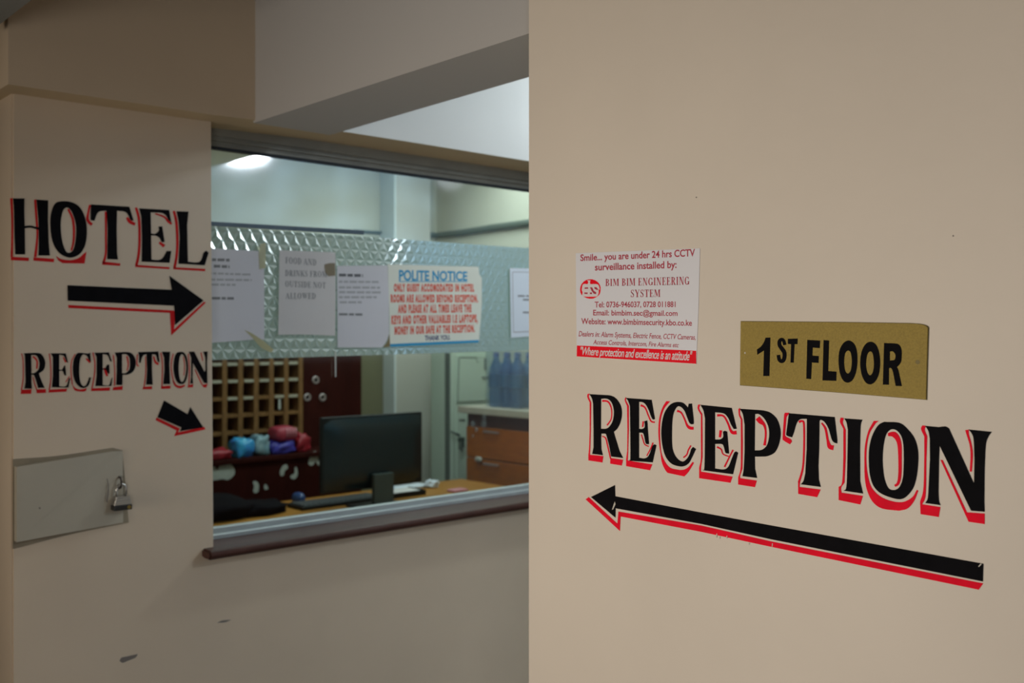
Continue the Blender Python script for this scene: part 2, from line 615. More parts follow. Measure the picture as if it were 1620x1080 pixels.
K, T = 0.17, 0.06
ROMAN = {
    'A': (0.78, [[(0.05, 0), (0.11, 0), (0.39, 0.9), (0.35, 1)], [(0.35, 1), (0.42, 1), (0.74, 0), (0.55, 0), (0.33, 0.88)],
                 _bx(0.17, 0.6, 0.3, 0.36), _bx(0, 0.22, 0, 0.05), _bx(0.48, 0.8, 0, 0.05)]),
    'B': (0.68, _st(0.1) + [_arc(0.27, 0.755, 0.30, 0.245, -90, 90, 0.15, T), _arc(0.27, 0.27, 0.36, 0.27, -90, 90, 0.16, T)]),
    'C': (0.68, [_arc(0.36, 0.5, 0.34, 0.5, 45, 315, K, T), _bx(0.55, 0.62, 0.68, 0.95), [(0.5, 0.1), (0.56, 0.12), (0.64, 0.28), (0.6, 0.3)]]),
    'D': (0.74, _st(0.1) + [_arc(0.27, 0.5, 0.42, 0.5, -90, 90, K, T)]),
    'E': (0.64, _st(0.1) + [_bx(0.1, 0.56, 0.95, 1), _bx(0.1, 0.6, 0, 0.05), _bx(0.2, 0.45, 0.48, 0.54), _bx(0.5, 0.56, 0.75, 1),
                            _bx(0.54, 0.6, 0, 0.27), _bx(0.41, 0.46, 0.38, 0.64)]),
    'F': (0.60, _st(0.1) + [_bx(0.1, 0.56, 0.95, 1), _bx(0.2, 0.43, 0.47, 0.53), _bx(0.5, 0.56, 0.74, 1), _bx(0.4, 0.45, 0.37, 0.63)]),
    'G': (0.76, [_arc(0.36, 0.5, 0.34, 0.5, 45, 320, K, T), _bx(0.53, 0.69, 0.05, 0.42), _bx(0.44, 0.75, 0.38, 0.43), _bx(0.55, 0.62, 0.68, 0.95)]),
    'H': (0.80, _st(0.1) + _st(0.53) + [_bx(0.2, 0.6, 0.47, 0.53)]),
    'I': (0.38, _st(0.1)),
    'K': (0.76, _st(0.1) + [[(0.25, 0.42), (0.32, 0.42), (0.66, 1), (0.58, 1)], [(0.33, 0.55), (0.45, 0.66), (0.74, 0), (0.54, 0)],
                            _bx(0.48, 0.74, 0.95, 1), _bx(0.46, 0.78, 0, 0.05)]),
    'L': (0.60, _st(0.1) + [_bx(0.1, 0.57, 0, 0.05), _bx(0.51, 0.57, 0, 0.28)]),
    'M': (0.96, [_bx(0.1, 0.15, 0, 1), _bx(0.7, 0.87, 0, 1), [(0.08, 1), (0.27, 1), (0.50, 0.25), (0.43, 0)],
                 [(0.43, 0), (0.49, 0.1), (0.74, 1), (0.68, 1)], _bx(0.03, 0.25, 0, 0.05), _bx(0.64, 0.94, 0, 0.05), _bx(0.02, 0.25, 0.95, 1),
                 _bx(0.68, 0.94, 0.95, 1)]),
    'N': (0.82, [_bx(0.12, 0.18, 0, 1), _bx(0.63, 0.69, 0, 1), [(0.1, 1), (0.3, 1), (0.69, 0), (0.56, 0)],
                 _bx(0.04, 0.27, 0, 0.05), _bx(0.02, 0.27, 0.95, 1), _bx(0.55, 0.79, 0.95, 1)]),
    'O': (0.78, [_arc(0.38, 0.5, 0.35, 0.5, 0, 359.9, K, T, 32)]),
    'P': (0.66, _st(0.1) + [_arc(0.27, 0.72, 0.36, 0.28, -90, 90, 0.16, T)]),
    'R': (0.74, _st(0.1) + [_arc(0.27, 0.74, 0.34, 0.26, -90, 90, 0.16, T), [(0.3, 0.5), (0.46, 0.5), (0.72, 0), (0.52, 0)], _bx(0.5, 0.76, 0, 0.05)]),
    'S': (0.58, [_arc(0.29, 0.745, 0.23, 0.255, 30, 250, 0.10, T), _arc(0.27, 0.27, 0.25, 0.27, -150, 70, 0.11, T),
                 [(0.1, 0.62), (0.2, 0.7), (0.48, 0.42), (0.4, 0.3)], _bx(0.44, 0.49, 0.7, 0.98), _bx(0.04, 0.09, 0.02, 0.3)]),
    'T': (0.70, [_bx(0.27, 0.44, 0, 1), _bx(0.03, 0.68, 0.94, 1), _bx(0.03, 0.09, 0.72, 1), _bx(0.62, 0.68, 0.72, 1), _bx(0.19, 0.52, 0, 0.05)]),
    'U': (0.78, [_bx(0.1, 0.27, 0.3, 1), _bx(0.62, 0.68, 0.3, 1), _arc(0.39, 0.3, 0.29, 0.3, 180, 360, 0.14, T), _bx(0.03, 0.34, 0.95, 1), _bx(0.55, 0.76, 0.95, 1)]),
    'W': (1.04, [[(0.05, 1), (0.24, 1), (0.42, 0.2), (0.33, 0)], [(0.33, 0), (0.39, 0.1), (0.56, 0.9), (0.5, 0.9)],
                 [(0.42, 1), (0.60, 1), (0.78, 0.2), (0.69, 0)], [(0.69, 0), (0.75, 0.1), (0.98, 1), (0.91, 1)], _bx(0, 0.3, 0.95, 1),
                 _bx(0.36, 0.64, 0.95, 1), _bx(0.82, 1.03, 0.95, 1)]),
    'Y': (0.74, [[(0.02, 1), (0.22, 1), (0.46, 0.45), (0.3, 0.45)], [(0.38, 0.45), (0.45, 0.45), (0.7, 1), (0.63, 1)], _bx(0.29, 0.46, 0, 0.47),
                 _bx(0.21, 0.54, 0, 0.05), _bx(0, 0.28, 0.95, 1), _bx(0.54, 0.76, 0.95, 1)]),
}


def roman_mesh(txt, gap=0.06, word=0.34, bold=0.0):
    vs, fs, x = [], [], 0.0
    for ch in txt:
        if ch == ' ':
            x += word
            continue
        adv, polys = ROMAN[ch]
        for p in polys:
            t = tessellate_polygon([[Vector((a, b, 0)) for a, b in p]])
            k = len(vs)
            vs += [(x + a, b) for a, b in p]
            fs += [tuple(k + i for i in f) for f in t]
        x += adv + gap
    return vs, fs


def text_on(bm, plane, txt, tl, tr, bl, br, off, roman=False, shear=0.0, bold=0.0, spacing=1.0):
    """Set a line of text between four photo points (cap line left/right, base line left/right)."""
    if roman:
        vs, fs = roman_mesh(txt)
        cap = 1.0
    else:
        vs, fs = _font_mesh(txt, shear, bold, spacing)
        cap = CAP
    x0, x1 = min(v[0] for v in vs), max(v[0] for v in vs)
    nv = []
    for x, y in vs:
        s, t = (x - x0) / (x1 - x0), y / cap
        top = (tl[0] + (tr[0] - tl[0]) * s, tl[1] + (tr[1] - tl[1]) * s)
        bot = (bl[0] + (br[0] - bl[0]) * s, bl[1] + (br[1] - bl[1]) * s)
        a, b = plane.loc(bot[0] + (top[0] - bot[0]) * t, bot[1] + (top[1] - bot[1]) * t)
        nv.append(bm.verts.new(plane.xyz(a, b, off)))
    for f in fs:
        try:
            bm.faces.new([nv[i] for i in f])
        except ValueError:
            pass


def face_viewer(bm):
    bmesh.ops.recalc_face_normals(bm, faces=bm.faces)


# ================================================================= THE SETTING
def struct(name, bm, m, parent=None, **k):
    return put(name, bm, m, parent, kind=None if parent else 'structure', **k)


X_END = 0.686           # where the wall at the left stops
X_WIN0, X_WIN1 = 1.1625, 2.95
Z_SOFF = EYE + 0.546
CEIL = 2.75

bm = NB(); box(bm, -1.95, 6.2, -2.7, 5.45, -0.1, 0.0); struct('floor', bm, 'floor')
bm = NB()
box(bm, -1.95, 1.435, -2.75, 3.75, CEIL, CEIL + 0.1)
struct('ceiling_corridor', bm, 'ceiling_dim')  # unseen ceiling darkened to cut the light bounced onto upper walls
bm = NB(); box(bm, 0.69, 4.3, 2.63, 5.4, CEIL, CEIL + 0.1); struct('ceiling_office', bm, 'ceiling')
bm = NB(); box(bm, 1.42, 6.2, -2.75, 2.64, 3.2, 3.3); struct('ceiling_lobby', bm, 'ceiling')
bm = NB(); box(bm, 1.42, 1.52, -2.59, Y_BULK - 0.002, CEIL, 3.2); struct('trim_6', bm, 'white_wall')

# wall with the reception window: left pier, parapet under the window, right pier
bm = NB()
ZT = Z_SOFF + 0.06
out_ = [(X_END, 0), (6.1, 0), (6.1, ZT), (X_WIN1, ZT), (X_WIN1, 0.986), (X_WIN0, 0.986), (X_WIN0, ZT), (X_END, ZT)]
f_ = [bm.verts.new((x, Y_WALL, z)) for x, z in out_]
b_ = [bm.verts.new((x, 2.56, z)) for x, z in out_]
bm.faces.new(f_); bm.faces.new(b_[::-1])
for i in range(8):
    bm.faces.new((f_[i], f_[(i + 1) % 8], b_[(i + 1) % 8], b_[i]))
bmesh.ops.bevel(bm, geom=[e for e in bm.edges if abs(e.verts[0].co.y - Y_WALL) < 1e-5 and abs(e.verts[1].co.y - Y_WALL) < 1e-5
                          and abs(e.verts[0].co.x - e.verts[1].co.x) < 1e-5 and e.verts[0].co.x < 2], offset=0.004, segments=2, affect='EDGES')
struct('wall_left', bm, 'wall_left')

# the bulkhead above, its lower edge a little out of level as in the photograph
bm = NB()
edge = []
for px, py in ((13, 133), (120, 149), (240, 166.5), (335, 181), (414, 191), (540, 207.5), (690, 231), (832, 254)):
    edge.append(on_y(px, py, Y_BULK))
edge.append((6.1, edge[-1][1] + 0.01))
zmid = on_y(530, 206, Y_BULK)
for nm, run, mm in (('wall_bulkhead', edge[:5] + [zmid], 'bulkhead'), ('wall_lobby_upper', [zmid] + edge[5:], 'white_wall')):  # lobby part of the bulkhead whitened to imitate the stronger light there
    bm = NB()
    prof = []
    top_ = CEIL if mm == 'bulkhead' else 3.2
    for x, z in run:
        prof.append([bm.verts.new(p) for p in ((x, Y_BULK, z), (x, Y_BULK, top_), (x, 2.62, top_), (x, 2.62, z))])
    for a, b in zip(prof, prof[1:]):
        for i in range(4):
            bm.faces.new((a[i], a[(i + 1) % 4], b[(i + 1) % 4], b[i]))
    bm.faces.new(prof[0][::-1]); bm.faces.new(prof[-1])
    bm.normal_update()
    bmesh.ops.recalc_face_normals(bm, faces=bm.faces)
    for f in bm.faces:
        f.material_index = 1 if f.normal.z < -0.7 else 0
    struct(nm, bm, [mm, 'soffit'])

# cross beam over the opening
bm = NB()
zb = EYE + 0.546
q = [(1.239, Y_BULK + 0.01), (1.239, 1.10), (1.437, 1.10), (1.467, Y_BULK + 0.01)]
lo = [bm.verts.new((x, y, zb)) for x, y in q]
hi = [bm.verts.new((x, y, CEIL)) for x, y in q]
bm.faces.new(lo); bm.faces.new(hi[::-1])
for i in range(4):
    bm.faces.new((lo[i], lo[(i + 1) % 4], hi[(i + 1) % 4], hi[i]))
struct('trim_1', bm, 'beam_grey')

# second beam at the far upper left, over the doorway
bm = NB(); box(bm, 0.38, 0.625, 0.3, Y_BULK + 0.02, 2.205, CEIL); struct('trim_2', bm, 'dim_grey')

# near wall with the painted sign
bm = NB()
y_end = -on_x(833, 532, X_NEAR)[0]
box(bm, X_NEAR, 1.43, -2.6, y_end, 0, CEIL)
bmesh.ops.bevel(bm, geom=[e for e in bm.edges if abs(e.verts[0].co.y - y_end) < 1e-5 and abs(e.verts[1].co.y - y_end) < 1e-5
                          and abs(e.verts[0].co.x - e.verts[1].co.x) < 1e-5], offset=0.006, segments=3, affect='EDGES')
struct('wall_right', bm, 'wall')

# the walls out of sight that close the corridor, the lobby and the office
bm = NB(); box(bm, -1.95, -1.8, -2.7, 3.75, 0, CEIL); struct('wall_rear', bm, 'wall_left')
bm = NB(); box(bm, -1.8, 6.2, -2.75, -2.6, 0, 3.2); struct('wall_front', bm, 'white_wall')
bm = NB(); box(bm, 1.44, 6.09, -2.599, -2.57, 0, 1.35); struct('trim_5', bm, 'dark_wood')  # unseen dark panel added to darken reflections in the glass
bm = NB(); box(bm, -1.8, 0.69, 3.6, 3.75, 0, CEIL); struct('wall_passage', bm, 'wall_left')
bm = NB(); box(bm, 6.1, 6.2, -2.6, 2.62, 0, 3.2); struct('wall_lobby', bm, 'white_wall')
bm = NB(); box(bm, X_END + 0.002, 0.82, 2.561, 5.25, 0, CEIL); struct('wall_office_left', bm, 'office_wall')
bm = NB(); box(bm, 0.69, 4.3, 5.25, 5.4, 0, CEIL); struct('wall_office_back', bm, 'office_wall')
bm = NB(); box(bm, 4.14, 4.3, 2.625, 5.25, 0, CEIL); struct('wall_office_right', bm, 'office_wall')
# glowing pane added out of view to put a bluish haze in the reception glass
w2 = thing('glow_panel_1', None, None, (4.0, -2.6, 1.9), kind='structure')
bm = NB()
for x0_, x1_, z0_, z1_ in ((3.3, 6.0, 1.96, 2.0), (3.3, 6.0, 3.12, 3.16), (3.3, 3.34, 2.0, 3.12), (5.96, 6.0, 2.0, 3.12)):
    box(bm, x0_, x1_, -2.599, -2.56, z0_, z1_)
put('glow_panel_frame', bm, 'alu', w2)
bm = NB(); box(bm, 3.34, 5.96, -2.598, -2.58, 2.0, 3.12); put('glow_pane', bm, 'haze_glow', w2)
# office back wall pier; a paler facing imitates light on its left side
bm = NB(); box(bm, 3.70, 3.975, 5.10, 5.25, 0, CEIL, bev=0.004); struct('trim_3', bm, 'plaster_pale')
bm = NB(); box(bm, 3.684, 3.699, 5.095, 5.249, 0, CEIL, bev=0.002); struct('trim_4', bm, 'lit_facing')
d1 = thing('shade_panel_1', None, None, (3.45, 5.23, 0), kind='structure')  # added panel whose olive colour stands for shade on the back wall
bm = NB(); box(bm, 3.22, 3.683, 5.215, 5.249, 0, 2.03); put('shade_sheet', bm, 'olive_shade', d1)

# ---------------------------------------------------------------- reception window
win = thing('window_1', None, None, (2.0, 2.52, 0.99), kind='structure')
bm = NB()       # aluminium head rail with its running grooves
head = [(2.475, 2.13), (2.475, 2.083), (2.487, 2.083), (2.487, 2.079), (2.490, 2.079), (2.490, 2.072), (2.503, 2.072),
        (2.503, 2.067), (2.506, 2.067), (2.506, 2.060), (2.530, 2.060), (2.530, 2.068), (2.555, 2.068), (2.555, 2.13)]
e0 = [bm.verts.new((X_WIN0 - 0.01, y, z)) for y, z in head]
e1 = [bm.verts.new((X_WIN1 + 0.01, y, z)) for y, z in head]
for i in range(len(head)):
    j = (i + 1) % len(head)
    bm.faces.new((e0[i], e0[j], e1[j], e1[i]))
tr_ = tessellate_polygon([[Vector((y, z, 0)) for y, z in head]])
for t in tr_:
    bm.faces.new([e0[i] for i in t]); bm.faces.new([e1[i] for i in reversed(t)])
put('head_rail', bm, 'alu', win)
bm = NB(); box(bm, X_WIN0, X_WIN1, 2.509, 2.527, 2.053, 2.061); put('gasket', bm, 'gasket', win)
bm = NB()       # bottom rail: two steps
box(bm, X_WIN0 - 0.01, X_WIN1 + 0.01, 2.490, 2.550, 1.000, 1.022, bev=0.003)
box(bm, X_WIN0 - 0.01, X_WIN1 + 0.01, 2.504, 2.530, 1.018, 1.037, bev=0.002)
put('bottom_rail', bm, 'alu_light', win)
bm = NB(); box(bm, X_WIN0 - 0.004, X_WIN0 + 0.014, 2.508, 2.530, 1.03, 2.06, bev=0.002); put('side_rail', bm, 'alu', win)
bm = NB(); box(bm, X_WIN0 + 0.01, X_WIN1, Y_GLASS, Y_GLASS + 0.006, 1.03, 2.058); put('glass', bm, 'glass', win)
bm = NB()       # varnished sill with a rounded nose
nose = [(2.56, 0.987), (2.362, 0.987)] + [(2.365 + 0.0115 * math.cos(a), 0.9985 + 0.0115 * math.sin(a))
                                          for a in [math.radians(x) for x in (250, 225, 200, 180, 160, 135, 110, 90)]] + [(2.56, 1.010)]
e0 = [bm.verts.new((1.136, y, z)) for y, z in nose]
e1 = [bm.verts.new((X_WIN1 + 0.03, y, z)) for y, z in nose]
for i in range(len(nose)):
    j = (i + 1) % len(nose)
    bm.faces.new((e0[i], e0[j], e1[j], e1[i]))
bm.faces.new(e0[::-1]); bm.faces.new(e1)
bmesh.ops.bevel(bm, geom=[e for e in bm.edges if abs(e.verts[0].co.x - 1.136) < 1e-4 and abs(e.verts[1].co.x - 1.136) < 1e-4],
                offset=0.004, segments=2, affect='EDGES')
put('sill', bm, 'sill', win)

# ---------------------------------------------------------------- lobby lamps (seen only as reflections in the glass)


def ceiling_lamp(x, y, r, label, group, glow='lamp_glow'):
    z = 2.62
    t = thing('pendant_lamp', label, 'lamp', (x, y, z), group)
    bm = NB(); lathe(bm, [(0.008, 0.08), (0.008, 0.56), (0.05, 0.565), (0.05, 0.58)], (x, y, z), 16); put('rod', bm, 'lamp_base', t)
    bm = NB(); lathe(bm, [(r * 1.02, 0.05), (r * 0.5, 0.085), (0.02, 0.1)], (x, y, z), 24); put('shade', bm, 'lamp_base', t)
    bm = NB(); lathe(bm, [(r * 0.3, -0.03), (r * 0.75, -0.01), (r, 0.04), (r * 0.8, 0.05)], (x, y, z), 24)
    put('diffuser', bm, glow, t, smooth=True)


ceiling_lamp(2.85, -0.45, 0.16, 'round white pendant lamp of the lobby behind the sign wall, nearer the opening', 'lobby pendant lamps')
ceiling_lamp(4.45, -0.46, 0.10, 'round white pendant lamp of the lobby behind the sign wall, farther along', 'lobby pendant lamps', 'lamp_glow_dim')

# ================================================================= PAINTED SIGNS
LET = {}


def signwriting(name, label, cat, plane, letters, base, redmat='red', blackmat='black'):
    t = thing(name, label, cat, base)
    for tf, blacks, reds in letters:
        o = put('letter', painted(blacks, plane, tf, 0.0004, 0.0005), blackmat, t)
        if reds:
            put('red_shadow', painted(reds, plane, tf, 0.0002, 0.0004), redmat, o, label='red painted drop shadow')
    return t


zA, zB, zC = zoomed(920, 610, 7.2), zoomed(1030, 620, 7.2), zoomed(1150, 630, 7.2)
zD, zE, zF = zoomed(1220, 640, 7.2), zoomed(1310, 650, 6.75), zoomed(1430, 660, 6.0)
big = [
    (zA, ['92,95 230,103 ~335,112 ~400,150 ~448,225 ~462,310 ~450,400 ~415,480 370,525 385,580 410,660 ~435,740 475,822 340,805 '
          '320,690 ~285,560 268,545 228,545 225,600 228,720 245,790 125,775 140,700 140,500 135,200 ~120,140'
          '|225,150 ~275,146 ~320,162 ~355,210 ~372,300 ~358,400 ~322,462 ~285,487 223,490'],
     ['96,88 70,94 ~68,130 95,190 95,500 ~88,700 80,790 80,850 240,874 250,800 97,785 ~102,700 108,500 112,190 ~84,125 90,102',
      '12,14,14: 236,575 275,595 298,680 332,830', '330,822 328,887 460,908 475,842',
      '22,18,14,12,12,16: 238,172 300,180 335,235 346,310 336,385 292,450']),
    (zA, ['505,138 800,160 838,378 ~818,384 ~796,350 ~770,280 ~735,215 ~700,188 657,183 657,490 ~692,492 ~722,470 720,402 750,395 770,665 '
          '~735,655 ~716,570 ~700,537 657,535 657,820 ~722,826 ~768,795 ~808,695 ~830,668 855,677 812,872 545,845 ~560,800 555,230 ~530,165'],
     ['502,130 ~494,165 520,230 525,500 522,740 510,835 510,915 780,962 808,895 527,850 ~532,770 540,500 540,230 ~508,165 515,140',
      '24,14,14,18: 675,222 725,250 765,345 795,405 835,415', '18,14: 706,405 697,470', '12,12,12: 683,555 702,615 722,668 766,690',
      '16,12,12: 816,648 790,712 745,798']),
    (zB, ['432,132 467,130 ~488,335 ~474,366 ~442,352 ~415,290 ~385,215 ~345,170 ~303,165 ~268,215 ~247,300 ~240,450 ~243,610 ~265,700 '
          '~310,765 ~360,790 ~402,768 ~437,718 460,650 480,625 513,648 ~470,740 ~430,810 ~370,845 ~300,840 ~230,810 ~170,735 ~135,620 '
          '~120,480 ~128,350 ~155,240 ~200,165 ~250,125 ~310,112 ~370,125 424,178'],
     ['218,105 175,103 ~130,180 ~95,300 ~85,450 ~95,600 ~110,700 ~125,800 ~160,880 190,920 380,960 ~430,905 490,805 475,795 ~420,860 '
      '~360,885 ~290,880 ~220,860 ~165,800 ~122,700 ~108,580 ~103,450 ~112,310 ~150,190',
      '26,16,18,34,34: 298,214 345,235 385,312 412,378 445,408 485,412', '16,13,16: 455,608 425,662 408,712 370,745']),
    (zB, ['565,145 920,180 977,418 945,420 ~915,370 ~880,292 ~830,243 730,230 730,540 ~792,537 ~825,508 822,450 842,440 868,450 890,700 '
          '~852,690 ~832,622 ~810,592 730,590 730,870 ~830,880 ~884,848 ~922,758 ~950,692 970,675 993,690 935,935 590,885 ~612,840 618,300 ~600,210'],
     ['562,142 538,142 ~533,190 570,260 570,500 ~570,750 550,860 550,980 905,1032 930,962 570,905 ~572,850 588,740 588,500 585,250 ~551,190 558,150',
      '28,18,20,36,44: 755,265 825,272 872,345 908,435 935,462 975,460', '30,24: 796,435 785,515', '20,13,13: 753,625 800,652 822,705 884,732',
      '18,14,18: 936,658 902,722 838,852']),
    (zC, ['150,118 330,130 ~420,138 ~500,165 ~575,240 ~613,370 ~600,500 ~550,610 ~470,655 ~400,662 320,662 322,800 345,905 180,885 ~195,800 '
          '205,600 205,300 ~185,180|322,178 ~370,180 ~430,230 ~475,320 ~485,420 ~460,530 ~400,585 318,592'],
     ['150,108 132,122 ~138,190 160,240 162,500 ~158,790 130,900 130,980 320,1010 342,935 155,908 ~152,880 178,800 182,500 177,240 ~152,180 152,125',
      '56,56,30,20,20,30: 350,222 385,262 425,300 442,365 442,440 430,535']),
    (zD, ['205,97 725,140 755,400 755,440 ~718,428 ~692,390 ~657,272 ~612,197 ~570,172 552,182 548,500 540,700 545,850 567,935 340,905 '
          '~372,865 392,780 408,500 410,160 ~332,166 ~292,212 ~262,310 240,370 ~195,358 ~175,340 180,290'],
     ['208,92 160,90 150,110 ~133,370 ~150,410 215,450 238,420 ~225,392 ~167,360 160,330 176,140 200,106',
      '30,22,20,20,20,24: 318,197 350,186 375,225 376,500 362,720 318,880', '308,872 310,1015 525,1052 565,965 325,935 330,880',
      '16,24,26,50,56: 576,208 620,272 645,400 668,475 712,490']),
    (zE, ['175,78 368,92 ~350,160 343,400 345,750 375,880 170,850 ~200,800 210,500 215,200 ~200,120'],
     ['166,72 136,70 ~130,118 165,190 165,500 ~152,760 115,810 115,950 345,997 374,905 145,870 ~142,815 177,765 190,500 190,200 ~160,125 168,85']),
    (zE, ['600,115 ~760,125 ~850,190 ~930,300 ~965,450 ~955,650 ~920,800 ~860,890 ~790,938 ~700,930 ~570,880 ~490,800 ~450,680 ~438,520 '
          '~445,380 ~480,250 ~540,150|~680,195 ~740,210 ~790,280 ~810,400 ~810,600 ~800,720 ~765,810 ~710,842 ~650,825 ~610,740 ~590,620 '
          '~585,480 ~600,330 ~630,235'],
     ['542,105 490,105 ~430,220 ~395,380 ~390,560 ~395,720 ~420,850 ~480,970 ~580,1040 760,1064 ~850,1040 ~920,960 965,850 950,840 ~900,920 '
      '~800,970 ~680,960 ~560,910 ~470,820 ~430,700 ~412,560 ~415,390 ~445,240 510,130',
      '30,62,46,36,34,30,24: 642,252 710,252 760,335 770,500 768,680 750,770 714,798']),
    (zF, ['205,80 330,92 ~395,86 430,105 668,630 672,400 ~665,220 ~650,160 618,115 835,137 ~800,190 ~778,270 768,500 765,800 768,895 640,885 '
          '340,265 335,400 330,700 ~335,790 350,832 205,812 ~230,760 240,600 250,400 248,200 ~235,130'],
     ['203,78 176,76 ~164,112 195,180 195,400 ~186,680 155,800 160,918 332,945 348,850 175,824 ~208,730 215,400 223,180 ~200,120 207,88',
      '348,402 370,405 600,900 768,912 768,1012 615,990', '34,22,20,22,20: 600,118 608,165 634,255 645,355 636,515']),
]
signwriting('painted_lettering', 'large black RECEPTION lettering with red drop shadow on the near wall', 'lettering', NEAR, big, (1.2, 0.75, 1.36))

zG = zoomed(0, 0, 1)
arrow_big = thing('painted_arrow', 'long black arrow with red edge pointing left under the large RECEPTION', 'arrow', (1.2, 0.75, 1.3))
put('arrow_shape', painted(['935.3,785.8 973.2,767 973.7,784.6 1110,810.5 1220,830.8 1556,891.3 1555.2,919.4 1220,852.6 1110,828.4 974.2,803.7 974,818.5'],
                           NEAR, zG, 0.0004, 0.0005), 'black', arrow_big)
put('red_shadow', painted(['931.6,786 977,828 978.6,808.8 1110,831 1220,856 1555.6,922.4 1548.6,932.4 1220,864.6 1110,841 982,816.7 981,839.6 926.7,789.6'],
                          NEAR, zG, 0.0002, 0.0004), 'red', arrow_big, label='red painted edge below')
for q in ('973.4,792.8 974.4,797 970.6,805.6 968.8,806 971.6,797', '1552.2,890.6 1553.6,892 1549,896.6 1548.4,895',
          '1134,843.6 1135.4,843.6 1134.6,850 1133.4,850', '1150,847 1151.2,847 1150.8,851.4 1149.6,851.2', '1185,858 1186.4,858 1186,861.4 1184.8,861',
          '1222,859 1223.2,859 1222.6,864.6 1221.6,864.4', '1139,848 1140,848 1139.6,852 1138.4,851.6'):
    put('scratch', painted([q], NEAR, zG, 0.0009, 0.0001), 'scratch', arrow_big, label='pale scratch in the paint')

zH, zI = zoomed(0, 300, 8.306), zoomed(130, 310, 7.714)
hotel = [
    (zH, ['170,115 320,115 318,300 325,500 330,850 200,850 190,600 185,300', '480,130 632,140 630,400 640,700 655,865 505,865 510,700 505,400',
          '32,28,32: 318,492 400,485 460,500 512,512'],
     ['34,28,26,30: 148,112 160,400 158,700 152,880', '142,880 380,894 376,937 142,926', '30,26,24,34: 462,130 476,350 490,600 462,885', '440,888 712,908 706,952 438,932']),
    (zH, ['~760,160 ~900,155 ~1020,205 ~1100,320 ~1140,500 ~1125,700 ~1060,830 ~960,888 ~860,880 ~760,810 ~690,680 ~662,500 ~665,340 ~700,220'
          '|~880,235 ~930,270 ~975,370 ~1000,500 ~990,680 ~960,790 ~905,830 ~860,800 ~820,690 ~800,550 ~800,400 ~830,270'],
     ['24,30,28,20: 895,255 950,370 970,500 965,680 935,800', '735,870 ~800,908 ~920,925 ~1030,898 1100,840 1135,815 1110,970 820,965 ~765,925']),
    (zI, ['105,102 575,130 627,302 ~588,290 ~560,230 ~520,192 425,180 420,400 425,700 437,775 305,770 310,400 295,180 ~220,186 ~180,218 150,302 ~105,292 102,250'],
     ['24,24,34,36: 95,108 74,200 66,290 118,352', '24,22,24,30: 287,190 289,500 287,700 258,820', '246,798 466,822 462,852 244,838', '28,40,36: 548,262 580,312 645,345']),
    (zI, ['695,150 1060,170 1087,322 ~1052,292 ~1018,232 ~960,205 835,200 840,455 ~890,460 ~935,420 930,372 975,370 1005,562 ~970,560 ~945,512 ~900,485 840,480 '
          '845,775 ~930,780 ~985,750 1030,670 1087,670 1065,815 725,800 730,500 720,250'],
     ['28,30,28,32: 655,140 692,280 700,500 690,700 660,850', '648,838 1066,868 1062,892 648,866', '18,24,26: 890,215 1000,255 1050,312 1092,340', '26,40: 940,565 1002,612']),
    (zI, ['1150,185 1297,190 1280,350 1285,600 1290,800 ~1400,810 ~1450,780 1478,695 ~1510,668 1542,690 1495,845 1175,825 1190,500 1175,300'],
     ['28,30,28,32: 1116,182 1146,300 1160,500 1155,700 1126,880', '1112,868 1502,888 1500,917 1112,893']),
]
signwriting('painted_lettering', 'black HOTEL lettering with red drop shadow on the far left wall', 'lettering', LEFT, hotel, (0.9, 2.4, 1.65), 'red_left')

zJ = zoomed(0, 280, 4.153)
ar = thing('painted_arrow', 'straight black and red arrow pointing right below HOTEL', 'arrow', (1.0, 2.4, 1.6))
put('arrow_shape', painted(['442,710 1128,740 1112,648 1337,810 1150,972 1143,845 445,812'], LEFT, zJ, 0.0004, 0.0005), 'black', ar)
put('red_shadow', painted(['447,840 1142,876 1152,884 1143,1000 1340,818 1353,824 1125,1040 1116,892 450,860'], LEFT, zJ, 0.0002, 0.0004), 'red_left', ar,
    label='red painted edge below')

